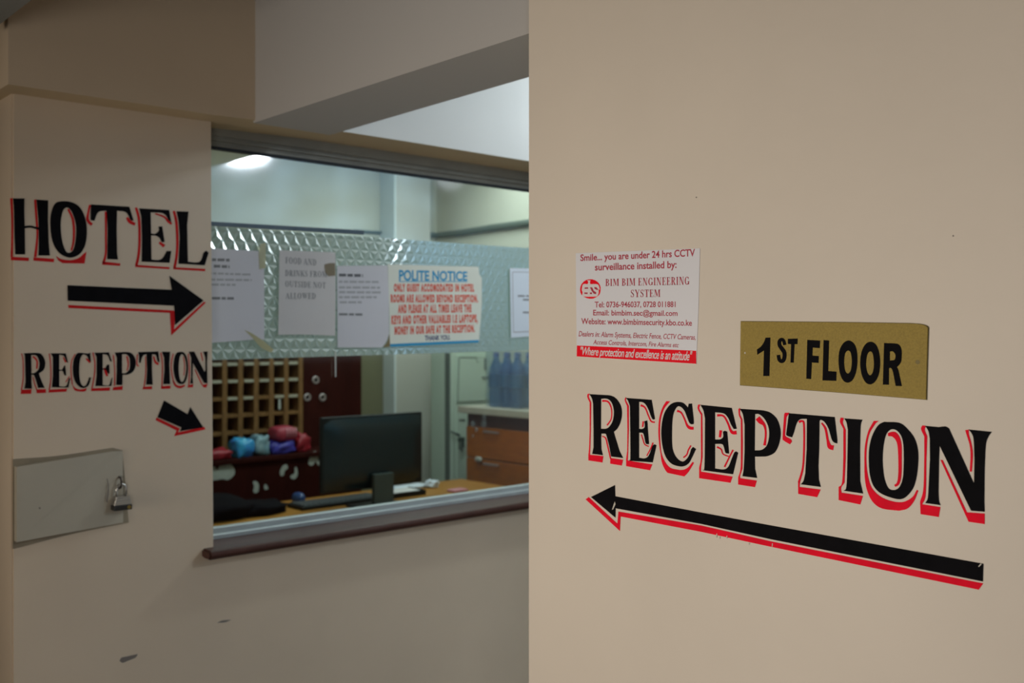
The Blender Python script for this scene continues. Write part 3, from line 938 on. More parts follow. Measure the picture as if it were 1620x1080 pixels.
zK, zL = zoomed(20, 545, 10.125), zoomed(170, 545, 9.818)
small = [
    (zK, ['180,138 ~400,133 ~470,165 ~515,250 ~520,330 ~490,410 420,460 430,500 470,600 512,692 408,692 370,560 340,485 300,480 300,600 308,706 188,702 205,600 200,300 ~195,180'
          '|295,165 ~370,170 ~410,220 ~430,310 ~410,400 ~350,450 300,460'],
     ['140,722 302,714 296,786 128,788', '378,716 532,710 532,772 384,778', '26,22,22: 325,188 390,262 385,385', '12,12,16: 140,140 166,260 166,550 138,730', '12,16: 325,520 355,640 390,730']),
    (zK, ['610,138 850,140 887,292 ~860,270 ~820,182 745,160 745,400 ~790,400 ~820,345 840,330 857,492 ~830,490 ~800,422 745,420 745,665 ~830,670 ~870,640 900,540 922,530 892,687 630,682 645,500 645,200'],
     ['583,720 872,704 860,752 573,768', '16,14,14,18: 585,145 606,300 610,550 584,725', '16,22: 810,200 852,285', '12,14: 905,510 850,600']),
    (zK, ['~1060,130 ~1200,142 1240,128 1252,282 ~1222,250 ~1190,182 ~1120,160 ~1078,250 ~1065,400 ~1075,560 ~1110,650 ~1160,660 ~1200,600 1225,520 1252,530 ~1220,640 ~1160,690 ~1080,680 ~1000,590 ~965,430 ~975,260 ~1010,170'],
     ['955,630 ~1000,690 ~1080,716 1185,698 ~1160,747 ~1050,748 ~985,720', '20,34: 1175,220 1242,285', '12,12,16: 1000,150 940,280 935,450 955,640']),
    (zK, ['1310,128 1540,123 1587,272 ~1560,260 ~1520,172 1440,150 1440,380 ~1480,380 ~1510,325 1545,318 1552,462 ~1525,460 ~1490,402 1440,400 1440,645 ~1540,650 ~1575,562 1597,520 1580,662 1325,662 1345,500 1345,200'],
     ['1262,700 1562,684 1552,737 1256,743', '16,16,16,20: 1285,125 1316,300 1306,500 1270,700', '26,38,26: 1465,372 1495,450 1515,505']),
    (zL, ['112,122 ~300,115 ~380,140 ~430,220 ~435,320 ~395,420 ~310,465 235,465 228,628 135,626 145,400 145,200|225,150 ~290,150 ~340,200 ~350,290 ~340,380 ~290,435 225,445'],
     ['92,660 238,640 232,702 78,708', '20,18,14: 300,180 322,300 304,405', '14,14,16: 90,160 112,400 108,640']),
    (zL, ['478,115 790,105 807,272 ~780,260 ~750,162 690,150 690,400 702,622 600,620 615,400 605,150 ~560,162 ~530,212 515,282 490,278 490,180'],
     ['548,655 692,645 692,692 548,692', '14,14,20: 465,150 455,290 484,335', '16,30,34: 715,180 745,272 792,302', '12,14: 590,180 594,420 568,660']),
    (zL, ['845,110 972,110 960,300 972,612 865,612 885,400 880,200'],
     ['833,645 982,635 977,682 833,688', '16,14,14: 826,125 852,300 844,650']),
    (zL, ['~1100,115 ~1180,120 ~1230,200 ~1250,350 ~1235,500 ~1190,600 ~1110,605 ~1055,530 ~1025,380 ~1035,230 ~1060,150|~1165,150 ~1205,220 ~1225,350 ~1205,500 ~1165,575 ~1125,540 ~1105,400 ~1110,260 ~1130,170'],
     ['20,30,40,22: 1018,555 1060,632 1130,658 1202,630', '14,14,16: 1022,140 990,300 1000,450 1030,585', '10,10: 1180,190 1196,330 1186,480']),
    (zL, ['1262,110 1345,106 1508,425 1522,400 1520,200 1488,110 1552,105 1545,300 1552,602 1500,592 1325,280 1320,500 1328,602 1285,602 1300,500 1300,200'],
     ['1252,632 1332,610 1327,662 1243,664', '1468,625 1557,608 1532,667 1490,662', '14,16: 1358,385 1472,628', '14,14: 1255,140 1272,400 1262,630', '12,12: 1450,120 1480,250']),
]
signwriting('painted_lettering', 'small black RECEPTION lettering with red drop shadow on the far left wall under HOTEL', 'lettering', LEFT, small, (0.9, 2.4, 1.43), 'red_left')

zM = zoomed(0, 530, 3.085)
ar = thing('painted_arrow', 'short stubby black arrow slanting down to the right beside the window', 'arrow', (1.1, 2.4, 1.36))
put('arrow_shape', painted(['800,318 915,385 928,350 992,450 878,468 885,450 768,400'], LEFT, zM, 0.0004, 0.0005), 'black', ar)
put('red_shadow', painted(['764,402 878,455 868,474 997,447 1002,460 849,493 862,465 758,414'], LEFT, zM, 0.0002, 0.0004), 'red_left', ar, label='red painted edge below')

# scuffs and specks on the walls
for q, lab in (('189,1045 ~192,1040 ~200,1038 218,1034 ~214,1040 ~202,1045 ~194,1048', 'larger dark grey scuff mark low on the left wall near the floor'),
               ('343,985 ~352,981 366,980 ~356,984', 'faint short scuff mark on the wall under the left end of the sill')):
    put('wall_scuff', painted([q], LEFT, zG, 0.0002, 0.0001), 'scuff', label=lab, cat='scuff mark')
for q, lab in (('1506.5,373 1508,371.5 1509.5,373 1508,374.5', 'tiny dark speck on the bare wall above the right end of the brass plate'),
               ('1100.5,312 1102,311 1103,312.2 1101.6,313.4', 'tiny dark speck on the bare wall above the white sticker')):
    put('wall_speck', painted([q], NEAR, zG, 0.0002, 0.0001), 'scuff', label=lab, cat='speck')

# ================================================================= STICKER ON THE NEAR WALL
zS = zoomed(890, 380, 5.142)


def quad(x0, t0, b0, x1, t1, b1):
    return zS(x0, t0), zS(x1, t1), zS(x0, b0), zS(x1, b1)


st = thing('warning_sticker', 'white square security sticker with dark red print and red bottom band', 'sticker', (1.2, 1.0, 1.5))
put('sheet', painted(['110,105 1120,65 1108,540 1090,1005 118,945'], NEAR, zS, 0.0002, 0.0006), 'sticker', st)
for txt, qd, kw in (
        ('Smile... you are under 24 hrs CCTV', quad(148, 117, 168, 1080, 72, 128), dict(bold=0.02)),
        ('surveillance installed by:', quad(266, 192, 245, 930, 168, 224), dict(bold=0.02)),
        ('BIM BIM ENGINEERING', quad(352, 315, 372, 1035, 295, 361), dict(roman=True)),
        ('SYSTEM', quad(558, 402, 463, 798, 400, 460), dict(roman=True)),
        ('Tel: 0736-946037, 0728 011881', quad(265, 500, 545, 922, 498, 542), dict(bold=0.017)),
        ('Email: bimbim.sec@gmail.com', quad(252, 566, 610, 938, 572, 614), dict(bold=0.017)),
        ('Website: www.bimbimsecurity.kbo.co.ke', quad(155, 634, 680, 1055, 648, 694), dict(bold=0.017)),
        ('Dealers in: Alarm Systems, Electric Fence, CCTV Cameras,', quad(133, 738, 780, 1085, 768, 808), dict(shear=0.25, bold=0.012)),
        ('Access Controls, Intercom, Fire Alarms etc', quad(252, 808, 845, 948, 834, 870), dict(shear=0.25, bold=0.012))):
    bm = NB()
    text_on(bm, NEAR, txt, *qd, 0.00095, **kw)
    put('text_line', bm, 'crimson', st)
band = put('red_band', painted(['120,855 1090,898 1090,1004 118,944'], NEAR, zS, 0.0008, 0.0002), 'band_red', st)
bm = NB()
text_on(bm, NEAR, '"Where protection and excellence is an attitude"', *quad(150, 868, 930, 1060, 905, 978), 0.00115, shear=0.35, bold=0.012, spacing=0.92)
put('script_line', bm, 'white_ink', band)
zT = zoomed(905, 385, 9.82)
em = put('emblem', painted(['~290,555 ~355,568 ~410,605 ~445,665 ~448,735 ~425,800 ~350,850 ~285,858 ~215,842 ~155,800 ~132,735 ~140,660 ~175,605 ~225,568'],
                           NEAR, zT, 0.0008, 0.0002), 'band_red', st)
put('emblem_letters', painted(['~180,635 250,632 262,600 245,572 295,572 285,600 292,632 ~390,632 ~425,660 ~436,720 415,700 ~422,760 ~400,815 ~350,826 ~215,826 ~165,815 ~172,760 ~160,720'],
                              NEAR, zT, 0.00105, 0.0002), 'white_ink', em)
put('emblem_counters', painted(['204,684 258,680 258,704 204,706', '200,760 252,762 250,786 200,784', '286,680 322,682 345,735 385,760 380,788 345,780 312,735',
                                '350,680 385,678 412,710 402,726 362,706', '286,762 318,760 318,786 288,788'], NEAR, zT, 0.0013, 0.0001), 'crimson', em)

# ================================================================= BRASS FLOOR PLATE
pl = thing('floor_plate', 'brass coloured 1ST FLOOR plate above the large RECEPTION lettering', 'sign', (1.2, 0.68, 1.46))
put('plate', painted(['1173.3,508.6 1320,509.8 1440,511.6 ~1458,513 ~1468,517 1468.8,524 1467.4,570 1465.9,631.5 1320,619.5 1172.2,608.6'], NEAR, zG, 0.0005, 0.0018), 'brass', pl)
put('plate_edge', painted(['1172.6,507.8 1320,509 1440,510.8 ~1459,512.4 ~1469,516.4 1469.8,524 1468.4,570 1466.9,632.5 1320,620.4 1171.4,609.4'], NEAR, zG, 0.0001, 0.0012), 'brass_edge', pl)
zU, zV = zoomed(1185, 520, 10.8), zoomed(1310, 520, 9.82)
for tf, sp in ((zU, ['300,150 382,148 365,805 260,805 272,370 158,442 153,350 ~222,300 ~275,220']),
               (zU, ['56,54,64,66,72,68,66,62,60: 628,275 608,205 575,182 538,212 540,280 578,338 618,400 622,480 600,540 565,552 532,520 518,445']),
               (zU, ['680,170 848,165 845,262 795,262 780,578 725,575 735,262 680,258']),
               (zU, ['1012,188 1232,200 1225,330 1105,320 1100,455 1210,465 1203,582 1090,575 1078,857 995,850']),
               (zU, ['1290,190 1385,200 1370,720 1512,730 1508,888 1272,880']),
               (zV, ['~335,180 ~415,225 ~460,330 ~472,500 ~450,670 ~395,795 ~320,835 ~250,800 ~200,690 ~178,510 ~192,340 ~250,225'
                     '|~325,337 ~368,375 ~384,510 ~368,640 ~325,693 ~282,650 ~265,515 ~280,385']),
               (zV, ['~675,200 ~755,240 ~808,360 ~825,530 ~805,700 ~745,820 ~665,862 ~590,820 ~535,700 ~514,530 ~535,360 ~595,240'
                     '|~670,350 ~710,390 ~727,540 ~710,670 ~666,720 ~625,670 ~606,540 ~625,400']),
               (zV, ['885,220 1050,225 ~1110,240 ~1150,300 ~1160,400 ~1145,520 1085,595 ~1110,650 1162,888 1065,885 ~1020,660 ~985,605 962,615 960,868 866,865'
                     '|975,355 ~1020,350 ~1055,390 ~1062,430 ~1045,480 975,490'])):
    put('letter', painted(sp, NEAR, tf, 0.0022, 0.0004), 'black', pl)
put('screw_hole', painted(['~1449.6,572.5 ~1451,569.6 ~1453,568.8 ~1455.4,570 ~1456.6,572.6 ~1455.2,575.2 ~1452.8,575.8 ~1450.6,574.6'], NEAR, zG, 0.0022, 0.0002), 'brass_edge', pl)
put('rivet', painted(['~1179,558 ~1180.2,556.4 ~1181.4,558 ~1180.2,559.6'], NEAR, zG, 0.0022, 0.0004), 'scratch', pl)

# ================================================================= STEEL BOX WITH PADLOCK
mb = thing('wall_box', 'flush beige painted steel box with a lid low on the left wall', 'box', (0.8, 2.4, 1.05))
put('flange', painted(['20,726 ~90,721 178,708 193,712 203,826 ~110,845 20,868'], LEFT, zG, 0.0002, 0.0025), 'box_edge', mb, label='dark flange around the lid')  # drawn as the dark bands above and below the lid
bm = NB()
lid = [(22, 737), (176, 713.5), (193, 713), (194, 826), (22, 855)]
offs = [0.021, 0.007, 0.004, 0.004, 0.021]
fr_ = [bm.verts.new(LEFT.xyz(*LEFT.loc(*p), o_)) for p, o_ in zip(lid, offs)]
bk_ = [bm.verts.new(LEFT.xyz(*LEFT.loc(*p), 0.0015)) for p in lid]
bm.faces.new(fr_); bm.faces.new(bk_[::-1])
for i in range(5):
    bm.faces.new((fr_[i], fr_[(i + 1) % 5], bk_[(i + 1) % 5], bk_[i]))
lidob = put('lid', bm, 'steel_box', mb)
put('handle_slot', painted(['1.2,2: 166.5,756 168.5,768 168,780 166,793'], LEFT, zG, 0.0112, 0.0003), 'scuff', lidob)
put('rust_spot', painted(['~57,801.5 ~58.6,800.2 ~60,802 ~58.4,803.6'], LEFT, zG, 0.0188, 0.0003), 'scuff', lidob)
hx, hz = LEFT.loc(187, 763)
bm = NB()
tube(bm, [(hx, 2.397, hz + 0.014), (hx, 2.386, hz + 0.013), (hx, 2.380, hz + 0.004), (hx, 2.384, hz - 0.010), (hx, 2.394, hz - 0.013)], 0.0028, 8)
put('hasp_staple', bm, 'rust', mb, smooth=True)
# padlock hanging in the staple
pk = thing('padlock', 'small worn padlock with silver body and black base hanging on the steel box', 'padlock', (hx, 2.375, hz - 0.06))
bm = NB()
cx, cz, py_ = hx + 0.001, hz - 0.024, 2.383
pts = [(cx - 0.011, py_, cz - 0.008)] + [(cx + 0.011 * math.cos(a), py_, cz + 0.010 + 0.012 * math.sin(a)) for a in
                                          [math.pi - math.pi * k / 8 for k in range(9)]] + [(cx + 0.011, py_, cz - 0.008)]
tube(bm, pts, 0.0028, 10)
put('shackle', bm, 'chrome', pk, smooth=True)
bm = NB()
for k in range(4):
    z1 = cz - 0.006 - k * 0.0052
    hw = 0.0165 + 0.0012 * k
    box(bm, cx - hw, cx + hw, 2.372, 2.392, z1 - 0.0049, z1, bev=0.0008, seg=1)
pbody = put('body', bm, 'chrome', pk)
bm = NB(); box(bm, cx - 0.0215, cx + 0.0215, 2.370, 2.394, cz - 0.039, cz - 0.0262, bev=0.002)
put('base_cap', bm, 'lock_black', pk, label='black base')
bm = NB(); lathe(bm, [(0.0045, 0), (0.0045, 0.0012)], (cx + 0.0135, 2.3690, cz - 0.0325), 14, 'Y')
put('key_cylinder', bm, 'lock_brass', pk, label='brass coloured key cylinder')

# ================================================================= FILM AND NOTICES ON THE GLASS
FILM_Y = Y_GLASS - 0.005


def film():
    bm = NB()
    side, h = 0.034, 0.0045
    rowh = side * math.sqrt(3) / 2
    x0, x1 = X_WIN0 + 0.016, 2.62
    zt = lambda x: on_y(335, 358, FILM_Y)[1] + (x - 1.2) * 0.010
    zb_ = lambda x: on_y(335, 569.5, FILM_Y)[1] + (x - 1.2) * 0.013
    ztop = zt(x1)
    nr = int((ztop - zb_(x0)) / rowh) + 2
    nc = int((x1 - x0) / side) + 3
    def P(r, c):
        return Vector((x0 - side + c * side + (side / 2 if r % 2 else 0), FILM_Y, ztop + rowh * 0.3 - r * rowh))
    for r in range(nr):
        for c in range(nc):
            if r % 2:
                tris = ((P(r, c), P(r, c + 1), P(r + 1, c + 1)), (P(r, c), P(r + 1, c + 1), P(r + 1, c)))
            else:
                tris = ((P(r, c), P(r, c + 1), P(r + 1, c)), (P(r, c + 1), P(r + 1, c + 1), P(r + 1, c)))
            for t in tris:
                m = (t[0] + t[1] + t[2]) / 3
                f = min(1, max(0, (m.x - 1.62) / 0.34))
                m.y -= h * (1 - 0.88 * f * f * (3 - 2 * f))
                for i in range(3):
                    vs = [bm.verts.new(v) for v in (t[i], t[(i + 1) % 3], m)]
                    bm.faces.new(vs)
    # trim to the outline of the sheet
    def cut(co, no):
        bmesh.ops.bisect_plane(bm, geom=bm.verts[:] + bm.edges[:] + bm.faces[:], plane_co=co, plane_no=no, clear_outer=True)
    cut((x0, 0, 0), (-1, 0, 0)); cut((x1, 0, 0), (1, 0, 0))
    a = Vector((x0, 0, zt(x0))); d = Vector((x1, 0, zt(x1))) - a
    cut(a, Vector((-d.z, 0, d.x)))
    a = Vector((x0, 0, zb_(x0))); d = Vector((x1, 0, zb_(x1))) - a
    cut(a, Vector((d.z, 0, -d.x)))
    bmesh.ops.remove_doubles(bm, verts=bm.verts, dist=1e-5)
    return bm


fm = thing('privacy_film', 'band of star embossed frosted film across the middle of the reception glass', 'window film', (1.9, FILM_Y, 1.5))
put('sheet', film(), 'film', fm)
bm = painted(['332,350.5 574,364.5 574,371.5 332,357.5'], Plane('Y', FILM_Y), zG, 0.0045, 0.001)
put('top_strip', bm, 'tape_dark', fm, label='dark blue strip along the top edge')
bm = painted(['527.8,556 530.6,556 530.4,596 528.4,596'], Plane('Y', FILM_Y), zG, 0.005, 0.0004)
put('loose_strip', bm, 'scrap', fm, label='pale loose strip hanging below')

PAPER = Plane('Y', FILM_Y - 0.006)


def sheet(name, label, cat, outline, m, base_px):
    a, b = PAPER.loc(*base_px)
    t = thing(name, label, cat, (a, PAPER.at, b))
    put('sheet', painted([outline], PAPER, zG, 0.0, 0.0006), m, t)
    return t


def word_bars(t, rows, m, h):
    """Lines of print too small to read: one flat dash a word."""
    for x0, x1, y, y2 in rows:
        bm = NB()
        x = x0
        while x < x1 - 1:
            wl = min(random.uniform(5, 15), x1 - x)
            yy = y + (y2 - y) * (x - x0) / (x1 - x0)
            prism(bm, [[(x, yy - h / 2), (x + wl, yy - h / 2), (x + wl, yy + h / 2), (x, yy + h / 2)]], PAPER, zG, 0.0007, 0.0001)
            x += wl + 2
        put('print_line', bm, m, t)


pa = sheet('paper_notice', 'white printed paper at the left end of the film, edge hidden by the wall', 'notice',
           '322,391.5 417.5,397.5 418,470 418,537 ~405,536 ~390,538 322,543', 'paper', (370, 543))
word_bars(pa, [(325, 364, 410.5, 411.5), (338, 363, 421, 422)], 'grey_ink', 4.5)
word_bars(pa, [(325, 396, 432, 434.5), (325, 398, 442, 443), (325, 374, 450, 450.5)], 'pale_ink', 3.2)
word_bars(pa, [(325, 370, 471.5, 472)], 'grey_ink', 4)
pb = sheet('paper_notice', 'white FOOD AND DRINKS paper notice taped to the film, second sheet from the left', 'notice',
           '442,395.5 530.5,399 531,465 530,531 ~480,529 440,529.5', 'paper_warm', (486, 531))
for txt, x0, x1, yt0, yt1, hh in (('FOOD AND', 451.5, 500, 406.5, 410, 10), ('DRINKS FROM', 451, 517, 427, 429, 9.5), ('OUTSIDE NOT', 451, 515, 444, 446.5, 9.5), ('ALLOWED', 451.5, 499, 463, 463.5, 9.5)):
    bm = NB()
    text_on(bm, PAPER, txt, (x0, yt0), (x1, yt1), (x0, yt0 + hh), (x1, yt1 + hh), 0.0008, roman=True)
    put('text_line', bm, 'grey_ink', pb)
pc = sheet('paper_notice', 'plain white printed paper between the food notice and the red and blue notice', 'notice',
           '533,420.5 613,419.5 615,470 615.5,528 ~611,540 604,549.5 534,549.5', 'paper', (574, 549))
word_bars(pc, [(536, 574, 435, 436)], 'dark_ink', 4.5)
word_bars(pc, [(536, 599, 445.5, 446), (536, 601, 454.5, 455), (536, 602, 462, 462.5), (536, 596, 470, 470), (537, 572, 478, 478)], 'pale_ink', 3.2)
word_bars(pc, [(536, 573, 497, 497.5)], 'grey_ink', 3.6)
pd = sheet('paper_notice', 'cream POLITE NOTICE with blue heading and orange red lines of text', 'notice',
           '613.5,418 757,422 758,433 762,440 762,480 760,510 757.5,541 616.5,549 616,500', 'paper_cream', (688, 549))


def pd_line(txt, m, x0, x1, t0, b0, t1, b1, **kw):
    bm = NB()
    text_on(bm, PAPER, txt, (x0, t0), (x1, t1), (x0, b0), (x1, b1), 0.0008, **kw)
    put('text_line', bm, m, pd)


pd_line('POLITE NOTICE', 'blue_ink', 631, 739, 427.5, 443.5, 430, 443.5, bold=0.03)
for txt, x0, x1, y0, y1, h0, h1 in (
        ('ONLY GUEST ACCOMODATED IN HOTEL', 623, 750, 449.5, 450, 11, 10.5),
        ('ROOMS ARE ALLOWED BEYOND RECEPTION.', 618, 756, 466.5, 467, 11, 10.5),
        ('AND PLEASE AT ALL TIMES LEAVE THE', 629.5, 745.5, 482.5, 482, 12, 11),
        ('KEYS AND OTHER VALUABLES I.E LAPTOPS,', 619, 755.5, 500, 498, 12, 11),
        ('MONEY IN OUR SAFE AT THE RECEPTION.', 624, 751, 517, 514, 11.5, 10.5)):
    pd_line(txt, 'orange_ink', x0, x1, y0, y0 + h0, y1, y1 + h1, bold=0.062, spacing=1.32)
pd_line('THANK YOU.', 'navy_ink', 672, 712, 531, 538.5, 530, 537, bold=0.03)
bm = painted(['617,544 757,537.6 757.4,541.4 617,548.6'], PAPER, zG, 0.0007, 0.0002)
put('blue_bar', bm, 'blue_ink', pd)
bm = painted(['631,444.6 739,444.6 739,445.8 631,445.8'], PAPER, zG, 0.0007, 0.0002)
put('heading_rule', bm, 'blue_ink', pd)
pe = sheet('paper_notice', 'bluish white framed card half hidden behind the near wall corner', 'notice',
           '806.5,424 880,425.5 880,529 808.5,534', 'paper_blue', (840, 534))
put('border_line', painted(['810,429.5 880,430.5 880,431.6 811,430.6 812.6,524.6 880,521.5 880,523 811.6,526.2'], PAPER, zG, 0.0007, 0.0002), 'pale_ink', pe)
word_bars(pe, [(819, 850, 468, 468), (827, 850, 474, 474), (827, 850, 494, 494)], 'grey_ink', 2.6)

# strips of old adhesive tape
for lab, out, m in (('yellowed tape strip slanting across the lower corner of the leftmost paper', '386,521.5 ~398,527 ~415,538 433,553 428,557.5 ~412,549 ~398,533', 'tape_yellow'),
                    ('yellowed tape strip on the upper right edge of the leftmost paper', '411,386 420,384 420,424 410,426 409,400', 'tape_yellow'),
                    ('brown tape patch over the end of the word FROM', '513,418 ~522,416 530,416 530,436 519,437 514,430', 'tape_brown'),
                    ('brown tape triangle at the lower left corner of the cream notice', '615.8,528 617,548 606,549 ~612,541', 'tape_brown')):
    put('tape_strip', painted([out], PAPER, zG, 0.0012, 0.0002), m, label=lab, cat='tape', group='tape on the notices')

# ================================================================= INSIDE THE OFFICE
DESK = 0.78
# desk
dk = thing('office_desk', 'honey brown wooden desk right behind the reception window', 'desk', (2.55, 3.75, 0))
bm = NB(); box(bm, 1.45, 3.45, 3.32, 4.16, DESK - 0.03, DESK, bev=0.004); put('desk_top', bm, 'desk_wood', dk)
for x in (1.47, 3.38):
    bm = NB(); box(bm, x, x + 0.04, 3.36, 4.10, 0, DESK - 0.0305); put('side_panel', bm, 'dark_wood', dk)
bm = NB(); box(bm, 1.511, 3.379, 3.45, 3.47, 0.25, DESK - 0.0305); put('modesty_panel', bm, 'dark_wood', dk)

# monitor seen from behind
mo = thing('computer_monitor', 'black computer monitor standing on the desk with its back to the window', 'monitor', (2.59, 3.72, DESK))
MY = 3.74
x0, z1 = on_y(508.5, 661, MY)
x1, _ = on_y(668, 655.5, MY)
z0 = on_y(590, 772, MY)[1]
bm = NB(); box(bm, x0, x1, MY, MY + 0.022, z0, z1, bev=0.006); put('bezel', bm, 'mon', mo)
bm = NB(); box(bm, x0 + 0.012, x1 - 0.012, MY + 0.0222, MY + 0.0232, z0 + 0.02, z1 - 0.012); put('screen', bm, 'mon_back', mo)
bm = NB()       # bulged rear shell
n = 12
g = []
for j in range(n + 1):
    row = []
    for i in range(n + 1):
        u, v = i / n, j / n
        d = (1 - (2 * u - 1) ** 4) * (1 - (2 * v - 1) ** 4)
        row.append(bm.verts.new((x0 + 0.006 + (x1 - x0 - 0.012) * u, MY + 0.002 - 0.028 * d ** 0.6, z0 + 0.006 + (z1 - z0 - 0.012) * v)))
    g.append(row)
for j in range(n):
    for i in range(n):
        bm.faces.new((g[j][i], g[j][i + 1], g[j + 1][i + 1], g[j + 1][i]))
put('rear_shell', bm, 'mon_back', mo, smooth=True)
nx0, _ = on_y(590, 780, 3.70)
nx1, _ = on_y(621, 780, 3.70)
bm = NB(); box(bm, nx0, nx1, 3.688, 3.712, DESK + 0.010, z0 + 0.07, bev=0.004); put('stand_neck', bm, 'neck', mo)
bm = NB(); box(bm, nx0 - 0.06, nx1 + 0.07, 3.63, 3.83, DESK, DESK + 0.0105, bev=0.004); put('stand_base', bm, 'mon', mo)

# keyboard
kb = thing('keyboard', 'black computer keyboard lying on the desk under the monitor', 'keyboard', (2.47, 3.93, DESK))
bm = NB(); box(bm, 2.295, 2.74, 3.862, 4.00, DESK + 0.0002, DESK + 0.018, bev=0.005); put('case', bm, 'mon', kb)
bm = NB()
for r in range(5):
    for c in range(15):
        xx, yy = 2.312 + c * 0.0277, 3.876 + r * 0.0235
        box(bm, xx, xx + 0.0235, yy, yy + 0.0195, DESK + 0.016, DESK + 0.0225, bev=0.002, seg=1)
put('keys', bm, 'keys', kb)
# mouse
bm = NB(); puff(bm, (2.392, 4.06, DESK), (0.05, 0.085, 0.062), 0.9, 0.9, 0.02, flat=0.35)
ms = put('computer_mouse', bm, 'blue_dark', smooth=True, label='dark blue shiny computer mouse on the desk left of the monitor', cat='mouse')
# dark tray, papers and bits right of the monitor stand
tray = thing('document_tray', 'flat black tray with papers beside the monitor foot', 'tray', (2.82, 3.86, DESK))
bm = NB()
box(bm, 2.77, 2.98, 3.86, 4.0, DESK + 0.0002, DESK + 0.006)
box(bm, 2.77, 2.98, 3.86, 3.866, DESK, DESK + 0.024); box(bm, 2.77, 2.776, 3.86, 4.0, DESK, DESK + 0.024)
box(bm, 2.974, 2.98, 3.86, 4.0, DESK, DESK + 0.024)
put('tray_shell', bm, 'mon', tray)


def paper_pile(name, x0, x1, y0, y1, z, n, m, label, cat, rot=0.0):
    bm = NB()
    cxp, cyp = (x0 + x1) / 2, (y0 + y1) / 2
    for i in range(n):
        t = bmesh.new()
        box(t, x0 - cxp, x1 - cxp, y0 - cyp, y1 - cyp, 0, 0.0016)
        a = rot + random.uniform(-0.12, 0.12)
        merge(bm, t, Matrix.Translation((cxp, cyp, z + i * 0.0018)) @ Matrix.Rotation(a, 4, 'Z'))
    return put(name, bm, m, label=label, cat=cat)


paper_pile('paper_stack', 2.792, 2.962, 3.878, 3.992, DESK + 0.0065, 9, 'paper_warm', 'loose grey papers lying in the black tray', 'papers', 0.02)
paper_pile('paper_stack', 2.94, 3.15, 4.03, 4.13, DESK + 0.0004, 6, 'paper_blue', 'white papers lying on the desk behind the right side of the monitor', 'papers', 0.15)
bm = NB(); puff(bm, (3.14, 4.02, DESK), (0.07, 0.05, 0.045), 0.8, 0.8, 0.35, 3.1, flat=0.3)
put('crumpled_paper', bm, 'paper_blue', smooth=True, label='crumpled white paper on the desk at the right edge of the monitor', cat='paper')
bm = NB(); box(bm, 3.11, 3.20, 3.80, 3.86, DESK + 0.0002, DESK + 0.012, bev=0.004)
put('small_packet', bm, 'p_stripe', label='small pale pink packet on the desk by the window rail', cat='packet')
bx_, bz_ = on_y(632, 760, 4.1)
bm = NB(); lathe(bm, [(0.02, 0), (0.022, 0.07), (0.012, 0.085), (0.012, 0.1)], (2.93, 4.09, DESK), 16)
put('ink_bottle', bm, 'cap', smooth=False, label='dark blue bottle on the desk behind the lower right of the monitor', cat='bottle')
# black bag
bm = NB()
puff(bm, (1.86, 3.99, DESK), (0.46, 0.30, 0.11), 0.8, 0.8, 0.10, 1.3, flat=0.35, rot=-0.15)
puff(bm, (2.12, 3.95, DESK), (0.26, 0.20, 0.065), 0.9, 0.8, 0.12, 5.3, flat=0.35)
put('black_bag', bm, 'black_cloth', smooth=True, label='soft black bag slumped on the desk at the left edge of the window', cat='bag')

# low dark cabinet behind the desk
LCY = 4.56
lc = thing('low_cabinet', 'low dark red brown cabinet with pale patches on its front', 'cabinet', (2.4, 4.7, 0))
bm = NB(); box(bm, 1.70, 2.93, LCY, 4.742, 0, 0.92, bev=0.003); put('body', bm, 'dark_wood', lc)
bm = NB(); box(bm, 1.68, 2.95, LCY - 0.02, 4.742, 0.921, 0.945, bev=0.003); put('cabinet_top', bm, 'dark_wood', lc)
zW = zoomed(330, 670, 6.75)
LCP = Plane('Y', LCY)
for sp in ('20,470 ~60,455 ~95,490 ~130,420 ~190,410 ~255,450 ~280,520 ~250,570 ~200,600 ~150,590 ~90,600 ~40,605 15,600',
           '470,620 ~505,612 ~535,650 ~530,720 ~500,740 ~475,720 ~485,670', '595,650 ~615,650 ~635,690 ~610,705 ~592,690',
           '760,505 ~790,450 ~830,432 ~845,470 ~815,500 ~795,555 ~765,550', '920,460 ~940,470 ~950,540 ~920,590 ~875,580 ~880,550 ~915,530',
           '1085,350 ~1100,305 ~1150,293 ~1190,330 ~1165,370 ~1195,430 ~1170,445 ~1140,400 ~1110,445 ~1075,440 ~1065,405'):
    put('pale_patch', painted([sp], LCP, zW, 0.0004, 0.0012), 'scrap', lc, label='pale irregular patch')  # pale irregular patches laid flat on the cabinet front

# packets on the low cabinet
PZ = 0.9455


def packet(label, px0, px1, y, h, m, dep=0.12, seed=0.0, ex=0.5, crumple=0.2):
    x0, _ = on_y(px0, 700, y)
    x1, _ = on_y(px1, 700, y)
    bm = NB()
    puff(bm, ((x0 + x1) / 2, y, PZ), (x1 - x0, dep, h), ex, 0.7, crumple, seed, flat=0.2)
    return put('soft_packet', bm, m, smooth=True, label=label, cat='packet', group='packets on the low cabinet')


